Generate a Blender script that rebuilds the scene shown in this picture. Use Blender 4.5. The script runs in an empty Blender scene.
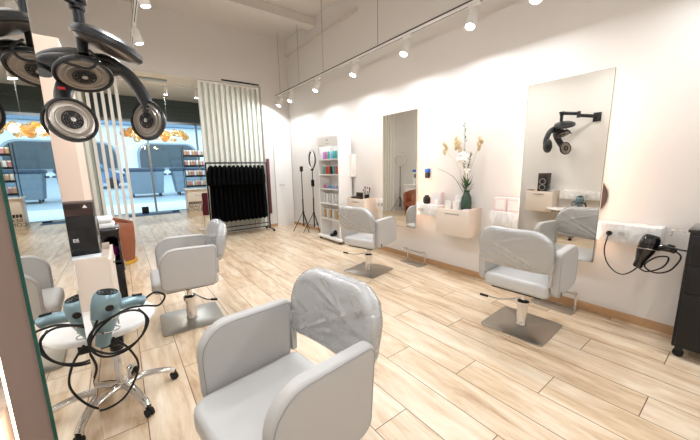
import bpy, bmesh, math, random
from mathutils import Vector, Matrix
PI = math.pi
C = bpy.context.scene.collection
rnd = random.Random(7)

# ------------------------------------------------------------------ materials
def s2l(c):
    return tuple(((v/255)/12.92 if v/255 <= .04045 else ((v/255+.055)/1.055)**2.4) for v in c)
def mat(name, rgb, rough=.5, metal=0, bump=0, bscale=60, var=0, vscale=8, coat=0, spec=None, emit=None, estr=0, trans=0, ior=1.45, alpha=1, sheen=0, stretch=None):
    m = bpy.data.materials.new(name); m.use_nodes = True
    nt = m.node_tree; b = nt.nodes['Principled BSDF']
    col = s2l(rgb) + (1,)
    b.inputs['Base Color'].default_value = col
    b.inputs['Roughness'].default_value = rough
    b.inputs['Metallic'].default_value = metal
    b.inputs['Coat Weight'].default_value = coat
    b.inputs['Transmission Weight'].default_value = trans
    b.inputs['IOR'].default_value = ior
    b.inputs['Alpha'].default_value = alpha
    b.inputs['Sheen Weight'].default_value = sheen
    if spec is not None: b.inputs['Specular IOR Level'].default_value = spec
    if emit:
        b.inputs['Emission Color'].default_value = s2l(emit) + (1,)
        b.inputs['Emission Strength'].default_value = estr
    tc = nt.nodes.new('ShaderNodeTexCoord')
    src = tc.outputs['Object']
    if stretch:
        mp = nt.nodes.new('ShaderNodeMapping'); mp.inputs['Scale'].default_value = stretch
        nt.links.new(src, mp.inputs['Vector']); src = mp.outputs['Vector']
    if var:
        n = nt.nodes.new('ShaderNodeTexNoise'); n.inputs['Scale'].default_value = vscale; n.inputs['Detail'].default_value = 4
        nt.links.new(src, n.inputs['Vector'])
        mx = nt.nodes.new('ShaderNodeMix'); mx.data_type = 'RGBA'
        mx.inputs['A'].default_value = tuple(min(1, c*(1+var)) for c in col[:3]) + (1,)
        mx.inputs['B'].default_value = tuple(c*(1-var) for c in col[:3]) + (1,)
        nt.links.new(n.outputs['Fac'], mx.inputs['Factor']); nt.links.new(mx.outputs['Result'], b.inputs['Base Color'])
    if bump:
        n = nt.nodes.new('ShaderNodeTexNoise'); n.inputs['Scale'].default_value = bscale; n.inputs['Detail'].default_value = 3
        nt.links.new(src, n.inputs['Vector'])
        bp = nt.nodes.new('ShaderNodeBump'); bp.inputs['Strength'].default_value = bump; bp.inputs['Distance'].default_value = .01
        nt.links.new(n.outputs['Fac'], bp.inputs['Height']); nt.links.new(bp.outputs['Normal'], b.inputs['Normal'])
    return m

def floor_material():
    m = bpy.data.materials.new('oak_plank_tiles'); m.use_nodes = True
    nt = m.node_tree; N = nt.nodes; L = nt.links; b = N['Principled BSDF']
    def M(op, a, b_=None, c=None):
        n = N.new('ShaderNodeMath'); n.operation = op
        for i, v in enumerate((a, b_, c)):
            if v is None: continue
            if isinstance(v, (int, float)): n.inputs[i].default_value = v
            else: L.new(v, n.inputs[i])
        return n.outputs[0]
    tc = N.new('ShaderNodeTexCoord'); sp = N.new('ShaderNodeSeparateXYZ'); L.new(tc.outputs['Object'], sp.inputs[0])
    x, y = sp.outputs['X'], sp.outputs['Y']
    u = M('DIVIDE', M('SUBTRACT', x, 1.7365), .2525)
    row = M('FLOOR', u)
    v = M('DIVIDE', M('ADD', M('SUBTRACT', y, 1.117), M('MULTIPLY', row, .43333)), 1.3)
    pid = M('FLOOR', v)
    fu = M('SUBTRACT', u, row); fv = M('SUBTRACT', v, pid)
    du = M('MULTIPLY', M('MINIMUM', fu, M('SUBTRACT', 1, fu)), .2525)
    dv = M('MULTIPLY', M('MINIMUM', fv, M('SUBTRACT', 1, fv)), 1.3)
    d = M('MINIMUM', du, dv)
    grout = M('LESS_THAN', d, .0026)
    cx = N.new('ShaderNodeCombineXYZ'); L.new(row, cx.inputs[0]); L.new(pid, cx.inputs[1])
    wn = N.new('ShaderNodeTexWhiteNoise'); wn.noise_dimensions = '2D'; L.new(cx.outputs[0], wn.inputs['Vector'])
    # grain
    g = N.new('ShaderNodeCombineXYZ')
    L.new(M('ADD', M('MULTIPLY', x, 6.5), M('MULTIPLY', wn.outputs['Value'], 40)), g.inputs[0])
    L.new(M('MULTIPLY', y, 1.1), g.inputs[1]); L.new(M('MULTIPLY', wn.outputs['Value'], 17), g.inputs[2])
    n1 = N.new('ShaderNodeTexNoise'); n1.inputs['Scale'].default_value = 1.6; n1.inputs['Detail'].default_value = 6; n1.inputs['Roughness'].default_value = .62; n1.inputs['Distortion'].default_value = .6
    L.new(g.outputs[0], n1.inputs['Vector'])
    n2 = N.new('ShaderNodeTexNoise'); n2.inputs['Scale'].default_value = 9; n2.inputs['Detail'].default_value = 4
    L.new(g.outputs[0], n2.inputs['Vector'])
    cr = N.new('ShaderNodeValToRGB'); e = cr.color_ramp.elements
    e[0].position = .32; e[0].color = s2l((174, 142, 110))+(1,)
    e[1].position = .66; e[1].color = s2l((226, 211, 189))+(1,)
    k = e.new(.47); k.color = s2l((208, 184, 153))+(1,)
    tone = M('ADD', M('MULTIPLY', n1.outputs['Fac'], .8), M('ADD', M('MULTIPLY', n2.outputs['Fac'], .16), M('MULTIPLY', wn.outputs['Value'], .10)))
    L.new(M('SUBTRACT', tone, .03), cr.inputs['Fac'])
    mx = N.new('ShaderNodeMix'); mx.data_type = 'RGBA'
    L.new(grout, mx.inputs['Factor']); L.new(cr.outputs['Color'], mx.inputs['A']); mx.inputs['B'].default_value = s2l((104, 80, 58))+(1,)
    L.new(mx.outputs['Result'], b.inputs['Base Color'])
    b.inputs['Roughness'].default_value = .36
    bp = N.new('ShaderNodeBump'); bp.inputs['Strength'].default_value = .35; bp.inputs['Distance'].default_value = .002
    L.new(M('SUBTRACT', M('MULTIPLY', n2.outputs['Fac'], .2), grout), bp.inputs['Height']); L.new(bp.outputs['Normal'], b.inputs['Normal'])
    return m

def plastic_material():
    m = bpy.data.materials.new('clear_plastic_wrap'); m.use_nodes = True
    nt = m.node_tree; N = nt.nodes; L = nt.links
    N.remove(N['Principled BSDF']); out = N['Material Output']
    tr = N.new('ShaderNodeBsdfTransparent'); tr.inputs[0].default_value = (1, 1, 1, 1)
    gl = N.new('ShaderNodeBsdfGlossy'); gl.inputs['Roughness'].default_value = .17; gl.inputs['Color'].default_value = (1, 1, 1, 1)
    df = N.new('ShaderNodeBsdfDiffuse'); df.inputs[0].default_value = (.93, .95, .96, 1)
    tc = N.new('ShaderNodeTexCoord')
    mp = N.new('ShaderNodeMapping'); mp.inputs['Scale'].default_value = (3, 4, 9); mp.inputs['Rotation'].default_value = (.5, 0, 0); L.new(tc.outputs['Object'], mp.inputs['Vector'])
    nz = N.new('ShaderNodeTexNoise'); nz.inputs['Scale'].default_value = 1.6; nz.inputs['Detail'].default_value = 5; nz.inputs['Distortion'].default_value = 1.8
    L.new(mp.outputs['Vector'], nz.inputs['Vector'])
    bp = N.new('ShaderNodeBump'); bp.inputs['Strength'].default_value = .5; bp.inputs['Distance'].default_value = .035
    L.new(nz.outputs['Fac'], bp.inputs['Height'])
    L.new(bp.outputs['Normal'], gl.inputs['Normal']); L.new(bp.outputs['Normal'], df.inputs['Normal'])
    m1 = N.new('ShaderNodeMixShader'); m1.inputs[0].default_value = .3; L.new(tr.outputs[0], m1.inputs[1]); L.new(df.outputs[0], m1.inputs[2])
    fr = N.new('ShaderNodeFresnel'); fr.inputs['IOR'].default_value = 1.5; L.new(bp.outputs['Normal'], fr.inputs['Normal'])
    ad = N.new('ShaderNodeMath'); ad.operation = 'ADD'; ad.inputs[1].default_value = .05; L.new(fr.outputs[0], ad.inputs[0])
    m2 = N.new('ShaderNodeMixShader'); L.new(ad.outputs[0], m2.inputs[0]); L.new(m1.outputs[0], m2.inputs[1]); L.new(gl.outputs[0], m2.inputs[2])
    L.new(m2.outputs[0], out.inputs['Surface'])
    return m

def glass_material(name, tint, gloss=.08, rough=.0):
    m = bpy.data.materials.new(name); m.use_nodes = True
    nt = m.node_tree; N = nt.nodes; L = nt.links
    N.remove(N['Principled BSDF']); out = N['Material Output']
    tr = N.new('ShaderNodeBsdfTransparent'); tr.inputs[0].default_value = tint + (1,)
    gl = N.new('ShaderNodeBsdfGlossy'); gl.inputs['Roughness'].default_value = rough
    fr = N.new('ShaderNodeFresnel'); fr.inputs['IOR'].default_value = 1.45
    m2 = N.new('ShaderNodeMixShader'); L.new(fr.outputs[0], m2.inputs[0]); L.new(tr.outputs[0], m2.inputs[1]); L.new(gl.outputs[0], m2.inputs[2])
    L.new(m2.outputs[0], out.inputs['Surface'])
    return m

def amber_material():
    m = glass_material('amber_glass', (1.0, .90, .70)); nt = m.node_tree; N = nt.nodes; L = nt.links
    out = N['Material Output']; old = out.inputs['Surface'].links[0].from_socket
    df = N.new('ShaderNodeBsdfTranslucent'); df.inputs[0].default_value = (.9, .68, .38, 1)
    em = N.new('ShaderNodeEmission'); em.inputs[0].default_value = (1, .74, .40, 1); em.inputs[1].default_value = .55
    a = N.new('ShaderNodeMixShader'); a.inputs[0].default_value = .5; L.new(df.outputs[0], a.inputs[1]); L.new(em.outputs[0], a.inputs[2])
    lw = N.new('ShaderNodeLayerWeight'); lw.inputs[0].default_value = .35
    mm = N.new('ShaderNodeMath'); mm.operation = 'MULTIPLY_ADD'; mm.inputs[1].default_value = .5; mm.inputs[2].default_value = .12; L.new(lw.outputs['Facing'], mm.inputs[0])
    b = N.new('ShaderNodeMixShader'); L.new(mm.outputs[0], b.inputs[0]); L.new(old, b.inputs[1]); L.new(a.outputs[0], b.inputs[2])
    L.new(b.outputs[0], out.inputs['Surface']); return m

def marble_material():
    m = mat('white_marble', (236, 233, 230), .3)
    nt = m.node_tree; N = nt.nodes; L = nt.links; b = N['Principled BSDF']
    tc = N.new('ShaderNodeTexCoord'); nz = N.new('ShaderNodeTexNoise')
    nz.inputs['Scale'].default_value = 5; nz.inputs['Detail'].default_value = 8; nz.inputs['Distortion'].default_value = 2.2
    L.new(tc.outputs['Object'], nz.inputs['Vector'])
    cr = N.new('ShaderNodeValToRGB'); e = cr.color_ramp.elements
    e[0].position = .40; e[0].color = s2l((240, 238, 235))+(1,); e[1].position = .62; e[1].color = s2l((236, 234, 231))+(1,)
    k = e.new(.5); k.color = s2l((218, 214, 210))+(1,)
    L.new(nz.outputs['Fac'], cr.inputs['Fac']); L.new(cr.outputs['Color'], b.inputs['Base Color'])
    return m

W = dict(
 wall=mat('white_wall_paint', (222, 218, 213), .85, bump=.06, bscale=90, var=.012, vscale=2),
 ceil=mat('ceiling_paint', (214, 208, 200), .9, bump=.08, bscale=30),
 floor=floor_material(), base=mat('oak_skirting', (186, 150, 112), .45, var=.18, vscale=6, stretch=(6, .6, 6)),
 pinkwall=mat('warm_beige_paint', (228, 206, 190), .8, bump=.05), battens=mat('sage_batten', (196, 194, 172), .7),
 white=mat('white_lacquer', (235, 233, 230), .35), wframe=mat('white_powder_coat', (232, 230, 226), .4),
 cream=mat('cream_laminate', (222, 208, 194), .42, var=.02), taupe=mat('taupe_laminate', (134, 116, 106), .5, var=.03),
 marble=marble_material(), mirror=mat('mirror_glass', (228, 224, 216), .01, 1), gedge=mat('green_glass_edge', (16, 74, 62), .15),
 led=mat('led_strip', (255, 240, 225), .5, emit=(255, 214, 178), estr=7),
 led2=mat('led_strip_bright', (255, 240, 225), .5, emit=(255, 220, 196), estr=18),
 lens=mat('lamp_lens', (255, 255, 255), .3, emit=(246, 248, 255), estr=30),
 chrome=mat('polished_chrome', (222, 222, 222), .09, 1), steel=mat('brushed_steel', (184, 180, 172), .36, 1, bump=.05, bscale=14, stretch=(1, 30, 1)),
 leather=mat('grey_leatherette', (182, 180, 177), .5, bump=.14, bscale=320, sheen=.1), leather2=mat('grey_leatherette_seat', (192, 191, 189), .47, bump=.12, bscale=320),
 piping=mat('grey_piping', (150, 150, 150), .5), plastic=plastic_material(),
 black=mat('black_plastic', (16, 16, 18), .38), gloss=mat('gloss_black', (12, 12, 14), .12, coat=.6), rubber=mat('black_rubber', (20, 20, 20), .7),
 dark=mat('charcoal_shell', (34, 36, 38), .34, metal=.2, coat=.25), darkm=mat('dark_gunmetal', (40, 42, 44), .35, .5),
 reflector=mat('pleated_reflector', (158, 148, 138), .3, .8), 
 cloth=mat('black_cloth', (6, 6, 7), 1, bump=.4, bscale=25, spec=.1), teal=mat('pearl_blue_grey', (134, 162, 172), .28, .45),
 towel=mat('white_towel', (240, 240, 238), .95, bump=.6, bscale=120), purple=mat('purple_foil', (112, 24, 96), .25, .3),
 tan=mat('cognac_leather', (142, 84, 58), .42, bump=.12, bscale=60, var=.08), yellow=mat('yellow_lacquer', (206, 160, 42), .4),
 green=mat('dark_green_ceramic', (48, 74, 60), .25, var=.1), cup=mat('paper_white', (238, 236, 232), .6), pink=mat('pale_pink', (234, 212, 208), .5),
 stem=mat('plant_green', (72, 104, 62), .6, var=.2, vscale=30), leaf=mat('leaf_green', (58, 92, 56), .5, var=.2, vscale=20),
 dried=mat('dried_straw', (204, 182, 144), .9, bump=.4), petal=mat('white_petals', (246, 242, 234), .8, bump=.3),
 amber=amber_material(), blueT=mat('blue_plastic', (24, 96, 200), .35),
 pinkT=mat('pink_bottle', (222, 130, 170), .3), tealB=mat('teal_bottle', (88, 180, 176), .3), mauve=mat('mauve_bottle', (178, 152, 204), .3),
 redB=mat('coral_bottle', (206, 92, 78), .3), sky=mat('pale_blue_bottle', (156, 196, 220), .3), brown=mat('dark_brown_wood', (60, 42, 36), .5, var=.15),
 red=mat('dark_red_print', (104, 52, 58), .5), wine=mat('wine_red_cloth', (92, 18, 34), .8), text=mat('white_ink', (240, 240, 240), .5),
 socket=mat('socket_grey_white', (214, 212, 208), .35), sockd=mat('socket_well', (120, 118, 115), .5), sockl=mat('socket_insert', (188, 186, 182), .4), conduit=mat('conduit_paint', (205, 196, 184), .6),
 glass=glass_material('shop_window_glass', (.93, .97, .98)), slat=mat('cream_slat_paint', (230, 227, 218), .5, var=.02), slatg=mat('green_slat_back', (214, 226, 214), .6),
 header=mat('dark_slate_header', (80, 92, 94), .6), alu=mat('grey_aluminium', (150, 156, 160), .35, .8), stone=mat('stone_doorstep', (150, 176, 196), .5),
 asphalt=mat('pale_asphalt', (158, 168, 176), .8, var=.06, vscale=3), pave=mat('pavement_slabs', (196, 202, 206), .8, var=.05),
 facade=mat('pale_facade', (226, 230, 232), .8, var=.04), facade2=mat('grey_facade', (120, 140, 156), .8), wglass=mat('dark_window', (50, 62, 68), .35, spec=.8),
 bin=mat('blue_grey_bin', (112, 126, 136), .5, var=.06), bind=mat('dark_bin_trim', (44, 62, 80), .5), car=mat('blue_car_paint', (84, 118, 150), .2, .3, coat=1),
 matc=mat('entrance_mat', (70, 104, 136), .95), pack1=mat('amber_package', (196, 160, 110), .4), pack2=mat('pale_package', (214, 220, 224), .4), pack3=mat('rose_package', (190, 130, 130), .4),
)

# ------------------------------------------------------------------ geometry helpers
def obj(name, bm, m, parent=None, loc=None, rot=None, smooth=35):
    me = bpy.data.meshes.new(name); 
    bmesh.ops.recalc_face_normals(bm, faces=bm.faces)
    bm.to_mesh(me); bm.free()
    if smooth:
        me.polygons.foreach_set('use_smooth', [True]*len(me.polygons)); me.set_sharp_from_angle(angle=math.radians(smooth))
    o = bpy.data.objects.new(name, me); C.objects.link(o)
    for mm in (m if isinstance(m, (list, tuple)) else [m]): me.materials.append(W[mm] if isinstance(mm, str) else mm)
    if loc: o.location = loc
    if rot: o.rotation_euler = rot
    if parent: o.parent = parent
    return o
def thing(name, label, cat, loc=(0, 0, 0), rz=0, group=None):
    o = bpy.data.objects.new(name, None); o.empty_display_size = .05; C.objects.link(o)
    o.location = loc; o.rotation_euler = (0, 0, rz); o['label'] = label; o['category'] = cat
    if group: o['group'] = group
    return o
def tag(o, label, cat, group=None):
    o['label'] = label; o['category'] = cat
    if group: o['group'] = group
    return o
def struct(name, bm, m, **k):
    o = obj(name, bm, m, **k); o['kind'] = 'structure'; return o
def dup(root, loc, rz=0, label=None, group=None):
    r = root.copy(); C.objects.link(r); r.location = loc; r.rotation_euler = (0, 0, rz)
    if label: r['label'] = label
    if group: r['group'] = group
    for ch in list(root.children):
        c = ch.copy(); C.objects.link(c); c.parent = r
        for g in list(ch.children):
            d = g.copy(); C.objects.link(d); d.parent = c
    return r
def B(): return bmesh.new()
def box(bm, x0, x1, y0, y1, z0, z1, bev=0, seg=2):
    t = bmesh.new()
    bmesh.ops.create_cube(t, size=1)
    for v in t.verts: v.co = Vector(((x0+x1)/2+v.co.x*(x1-x0), (y0+y1)/2+v.co.y*(y1-y0), (z0+z1)/2+v.co.z*(z1-z0)))
    if bev: bmesh.ops.bevel(t, geom=t.edges[:], offset=bev, segments=seg, profile=.5, affect='EDGES')
    join(bm, t); return bm
def join(bm, t, M=None):
    mp = {}
    for v in t.verts: mp[v] = bm.verts.new(M @ v.co if M else v.co)
    for f in t.faces:
        try:
            nf = bm.faces.new([mp[v] for v in f.verts]); nf.material_index = f.material_index
        except ValueError: pass
    t.free()
def frame(d):
    d = Vector(d).normalized(); a = Vector((0, 0, 1)) if abs(d.z) < .95 else Vector((1, 0, 0))
    s = d.cross(a).normalized(); return d, s, s.cross(d)
def tube(bm, pts, r, n=10, r2=None, cap=True):
    pts = [Vector(p) for p in pts]; rings = []
    s = None
    for i, p in enumerate(pts):
        d = (pts[min(i+1, len(pts)-1)]-pts[max(i-1, 0)]).normalized()
        if s is None: _, s, u = frame(d)
        else:
            s = (s-d*s.dot(d)).normalized(); u = s.cross(d)
        rr = r[i] if isinstance(r, (list, tuple)) else r
        ry = (r2[i] if isinstance(r2, (list, tuple)) else r2) if r2 else rr
        rings.append([bm.verts.new(p+s*rr*math.cos(2*PI*k/n)+u*ry*math.sin(2*PI*k/n)) for k in range(n)])
    for a, b in zip(rings, rings[1:]):
        for k in range(n): bm.faces.new((a[k], a[(k+1) % n], b[(k+1) % n], b[k]))
    if cap: bm.faces.new(rings[0][::-1]); bm.faces.new(rings[-1])
    return bm
def smoothpath(pts, n=8, closed=False):
    pts = [Vector(p) for p in pts]; out = []
    m = len(pts)
    for i in range(m if closed else m-1):
        p0 = pts[(i-1) % m] if closed or i else pts[0]; p1 = pts[i]; p2 = pts[(i+1) % m]; p3 = pts[(i+2) % m] if closed or i+2 < m else pts[-1]
        for k in range(n):
            t = k/n
            out.append(.5*((2*p1)+(p2-p0)*t+(2*p0-5*p1+4*p2-p3)*t*t+(3*p1-p0-3*p2+p3)*t**3))
    if not closed: out.append(pts[-1])
    return out
def lathe(bm, prof, n=24, o=(0, 0, 0), axis=(0, 0, 1)):
    d, s, u = frame(axis); o = Vector(o); rings = []
    for r, h in prof:
        if r < 1e-5: rings.append([bm.verts.new(o+d*h)])
        else: rings.append([bm.verts.new(o+d*h+s*r*math.cos(2*PI*k/n)+u*r*math.sin(2*PI*k/n)) for k in range(n)])
    for a, b in zip(rings, rings[1:]):
        for k in range(n):
            j = (k+1) % n
            f = [a[0] if len(a) == 1 else a[k]] + ([a[j]] if len(a) > 1 else []) + ([b[j]] if len(b) > 1 else []) + [b[0] if len(b) == 1 else b[k]]
            if len(f) > 2: bm.faces.new(f)
    if len(rings[0]) > 1: bm.faces.new(rings[0][::-1])
    if len(rings[-1]) > 1: bm.faces.new(rings[-1])
    return bm
def cyl(bm, a, b, r, n=16, r2=None):
    a = Vector(a); b = Vector(b); L = (b-a).length
    return lathe(bm, [(r, 0), (r if r2 is None else r2, L)], n, a, b-a)
def ball(bm, c, r, n=16, sz=None):
    t = bmesh.new(); bmesh.ops.create_uvsphere(t, u_segments=n, v_segments=max(6, n//2), radius=1)
    s = sz or (r, r, r)
    for v in t.verts: v.co = Vector((c[0]+v.co.x*s[0], c[1]+v.co.y*s[1], c[2]+v.co.z*s[2]))
    join(bm, t); return bm
def ring(bm, c, R, r, axis=(0, 0, 1), n=32, m=8, arc=1.0):
    d, s, u = frame(axis); c = Vector(c)
    pts = [c+s*R*math.cos(2*PI*arc*k/n)+u*R*math.sin(2*PI*arc*k/n) for k in range(n+(0 if arc == 1 else 1))]
    if arc == 1:
        rings = []
        for k, p in enumerate(pts):
            o = (p-c).normalized()
            rings.append([bm.verts.new(p+o*r*math.cos(2*PI*j/m)+d*r*math.sin(2*PI*j/m)) for j in range(m)])
        for k in range(n):
            a, b = rings[k], rings[(k+1) % n]
            for j in range(m): bm.faces.new((a[j], a[(j+1) % m], b[(j+1) % m], b[j]))
    else: tube(bm, pts, r, m)
    return bm
def rpoly(pts, seg=7):
    out = []; n = len(pts)
    for i in range(n):
        p = Vector(pts[i][:2]); r = pts[i][2]
        a = Vector(pts[i-1][:2]); b = Vector(pts[(i+1) % n][:2])
        da = (a-p).normalized(); db = (b-p).normalized(); ang = da.angle(db)
        t = r/math.tan(ang/2); c = p+(da+db).normalized()*(r/math.sin(ang/2))
        s0 = p+da*t-c; s1 = p+db*t-c
        a0 = math.atan2(s0.y, s0.x); a1 = math.atan2(s1.y, s1.x); dd = (a1-a0+PI) % (2*PI)-PI
        for k in range(seg+1): out.append((c.x+r*math.cos(a0+dd*k/seg), c.y+r*math.sin(a0+dd*k/seg)))
    return out
def densify(o, step):
    out = []
    for i in range(len(o)):
        a = Vector(o[i]); b = Vector(o[(i+1) % len(o)]); k = max(1, int((b-a).length/step))
        for j in range(k): out.append(tuple(a.lerp(b, j/k)))
    return out
def pillow(bm, outline, T, r, mapf, bulge=0, rings=4, arc=4):
    xs = [p[0] for p in outline]; ys = [p[1] for p in outline]
    cx, cy = (min(xs)+max(xs))/2, (min(ys)+max(ys))/2; hx, hy = (max(xs)-min(xs))/2, (max(ys)-min(ys))/2
    lv = []
    for i in range(rings): lv.append((1-i/rings if i else 1, -1, i))
    seq = []
    for i in range(rings, 0, -1): seq.append(((rings-i)/rings, None, -T/2-bulge*(1-((rings-i)/rings)**2)))
    for k in range(arc+1):
        a = PI/2*k/arc; seq.append((1, r*(1-math.sin(a)), -T/2+r-r*math.cos(a)))
    for k in range(arc, -1, -1):
        a = PI/2*k/arc; seq.append((1, r*(1-math.sin(a)), T/2-r+r*math.cos(a)))
    for i in range(1, rings+1): seq.append(((rings-i)/rings, None, T/2+bulge*(1-((rings-i)/rings)**2)))
    V = []
    for s, d, h in seq:
        if s < 1e-6: V.append([bm.verts.new(mapf(cx, cy, h))]); continue
        if d is None: fx, fy = s*(hx-r)/hx, s*(hy-r)/hy
        else: fx, fy = (hx-d)/hx, (hy-d)/hy
        V.append([bm.verts.new(mapf(cx+(x-cx)*fx, cy+(y-cy)*fy, h)) for x, y in outline])
    n = len(outline)
    for a, b in zip(V, V[1:]):
        for k in range(n):
            j = (k+1) % n
            if len(a) == 1: bm.faces.new((a[0], b[j], b[k]))
            elif len(b) == 1: bm.faces.new((a[k], a[j], b[0]))
            else: bm.faces.new((a[k], a[j], b[j], b[k]))
    return bm
def prism(bm, pts, mapf, h0, h1):
    a = [bm.verts.new(mapf(x, y, h0)) for x, y in pts]; b = [bm.verts.new(mapf(x, y, h1)) for x, y in pts]; n = len(pts)
    for k in range(n): bm.faces.new((a[k], a[(k+1) % n], b[(k+1) % n], b[k]))
    bm.faces.new(a[::-1]); bm.faces.new(b); return bm
def text_mesh(name, s, size, m, parent, loc, rot, ext=.0008):
    cu = bpy.data.curves.new(name+'_curve', 'FONT'); cu.body = s; cu.size = size; cu.extrude = ext; cu.align_x = 'CENTER'; cu.align_y = 'CENTER'
    t = bpy.data.objects.new('tmp', cu); C.objects.link(t); bpy.context.view_layer.update()
    me = bpy.data.meshes.new_from_object(t.evaluated_get(bpy.context.evaluated_depsgraph_get()))
    bpy.data.objects.remove(t); o = bpy.data.objects.new(name, me); C.objects.link(o); me.materials.clear(); me.materials.append(W[m])
    o.parent = parent; o.location = loc; o.rotation_euler = rot; return o

# ------------------------------------------------------------------ room shell
XL, XR, YB, YN, ZC = -.45, 3.6, 7.3, -2.4, 4.5
YF = 13.0; ZF = 3.95
struct('floor', box(B(), -1.6, 3.9, YN, YF+.15, -.1, 0), 'floor', smooth=0)
struct('wall_right', box(B(), XR, XR+.2, YN-.2, YF+.2, 0, ZC+.3), 'wall', smooth=0)
struct('wall_near', box(B(), -1.6, XR, YN-.2, YN, 0, ZC+.3), 'wall', smooth=0)
struct('wall_left', box(B(), XL-.2, XL, YN, 3.85, 0, ZC+.3), 'wall', smooth=0)
struct('trim_1', box(B(), XL-.2, -.288, 3.85, 4.7, 0, 2.62), 'pinkwall', smooth=0)
struct('wall_alcove_side', box(B(), XL-.75, XL-.2, 3.65, 5.2, 0, ZC+.3), 'wall', smooth=0)
struct('wall_alcove', box(B(), -1.2, -1.0, 5.2, YB, 0, ZC+.3), 'wall', smooth=0)
struct('wall_front', box(B(), -.8, -.6, YB+.2, YF, 0, ZF+.2), 'battens', smooth=0)
bm = B()
for i in range(46):
    y = YB+.26+i*.12
    box(bm, -.6, -.575, y, y+.07, 0, ZF)
struct('trim_2', bm, 'battens', smooth=0)
struct('ceiling', box(B(), -1.2, XR, YN, YB+.2, ZC, ZC+.15), 'ceil', smooth=0)
struct('ceiling_front', box(B(), -.8, XR, YB+.2, YF+.15, ZF, ZF+.15), 'ceil', smooth=0)
for i, y in enumerate((-1.0, .9, 2.6, 4.25, 5.9)):
    struct('trim_%d' % (3+i), box(B(), XL, XR, y, y+.28, ZC-.16, ZC), 'ceil', smooth=0)
struct('wall_back', (lambda b: (box(b, 2.9, XR, YB, YB+.2, 0, 3.35), box(b, -1.0, XR, YB, YB+.2, 3.35, ZC), box(b, -1.0, -.6, YB, YB+.2, 0, 3.35), b)[-1])(B()), 'wall', smooth=0)
struct('baseboard_right', box(B(), XR-.015, XR, YN, YB, 0, .075), 'base', smooth=0)
struct('baseboard_back', box(B(), 2.9, 3.12, YB-.015, YB, 0, .075), 'base', smooth=0)
d = struct('door_1', box(B(), 3.15, XR-.02, YB-.03, YB, .0, 2.52), 'white', smooth=0)
k = obj('door_frame', (lambda b: (box(b, 3.12, 3.15, YB-.04, YB, 0, 2.55), box(b, 3.15, XR-.02, YB-.04, YB, 2.52, 2.55), b)[-1])(B()), 'white', d)
k = obj('door_handle', (lambda b: (cyl(b, (3.23, YB-.03, 1.05), (3.23, YB-.08, 1.05), .01), cyl(b, (3.23, YB-.08, 1.05), (3.34, YB-.08, 1.05), .009), b)[-1])(B()), 'steel', d)
# vent slot in bulkhead
bm = B(); box(bm, 2.02, 2.86, YB-.01, YB, 3.37, 3.40)
struct('trim_8', bm, 'darkm', smooth=0)

# storefront
bm = B(); box(bm, -.6, XR, YF, YF+.12, 3.2, ZF)
for i in range(5): box(bm, -.6, XR, YF-.03, YF, 3.22+i*.14, 3.29+i*.14)
struct('wall_storefront', bm, 'header', smooth=0)
wn = struct('window_1', (lambda b: (box(b, -.6, -.53, YF, YF+.08, 0, 3.2), box(b, .92, .98, YF, YF+.08, 0, 3.2), box(b, 2.5, 2.56, YF, YF+.08, 0, 3.2), box(b, 3.53, 3.6, YF, YF+.08, 0, 3.2), box(b, -.53, 3.53, YF, YF+.08, 3.12, 3.2), b)[-1])(B()), 'alu', smooth=0)
for a, b_ in ((-.53, .92), (.98, 2.5), (2.56, 3.53)):
    obj('pane', box(B(), a, b_, YF+.035, YF+.045, .0, 3.12), 'glass', wn, smooth=0)
struct('trim_9', box(B(), -.6, XR, YF-.12, YF, 0, .02), 'stone', smooth=0)

# ------------------------------------------------------------------ street
struct('ground_pavement', (lambda b: (box(b, -14, 16, YF+.15, 17.0, -.12, .0), b)[-1])(B()), 'pave', smooth=0)
bm = B()
vs = [bm.verts.new(v) for v in ((-30, 17, -.02), (40, 17, -.02), (40, 36, 1.15), (-30, 36, 1.15), (-30, 17, -.3), (40, 17, -.3), (40, 36, -.3), (-30, 36, -.3))]
for f in ((0, 1, 2, 3), (4, 5, 6, 7), (0, 1, 5, 4), (1, 2, 6, 5), (2, 3, 7, 6), (3, 0, 4, 7)): bm.faces.new([vs[i] for i in f])
struct('ground_road', bm, 'asphalt', smooth=0)
def gz(y): return -.02+(y-17)*1.17/19
bl = thing('street_building', 'pale stone shop building across the street with wide arched dark windows', 'building', (0, 36, 1.1))
def fm(x, y, h): return Vector((x, h, y))
bm = B(); box(bm, -26, 36, .0, 3, 0, 14); obj('wall', bm, 'facade', bl, smooth=0)
for i, (x0, x1) in enumerate(((-22, -14.5), (-13.0, -7.2), (-5.6, .2), (1.6, 7.0), (8.2, 13.5), (15, 21))):
    w = rpoly([(x0, .5, .05), (x1, .5, .05), (x1, 3.1, 1.2), (x0, 3.1, 1.2)], 8)
    f = obj('window', prism(B(), w, fm, -.12, 0), 'alu', bl)
    w2 = rpoly([(x0+.2, .7, .05), (x1-.2, .7, .05), (x1-.2, 2.95, 1.1), (x0+.2, 2.95, 1.1)], 8)
    obj('pane', prism(B(), w2, fm, -.16, -.12), 'wglass', f)
obj('cornice', box(B(), -26, 36, -.5, 0, 4.6, 4.9, .05), 'facade2', bl)
for i in range(7):
    obj('upper_window', box(B(), -22+i*7.5, -18+i*7.5, -.05, 0, 6.2, 9.5), 'wglass', bl, smooth=0)
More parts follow.
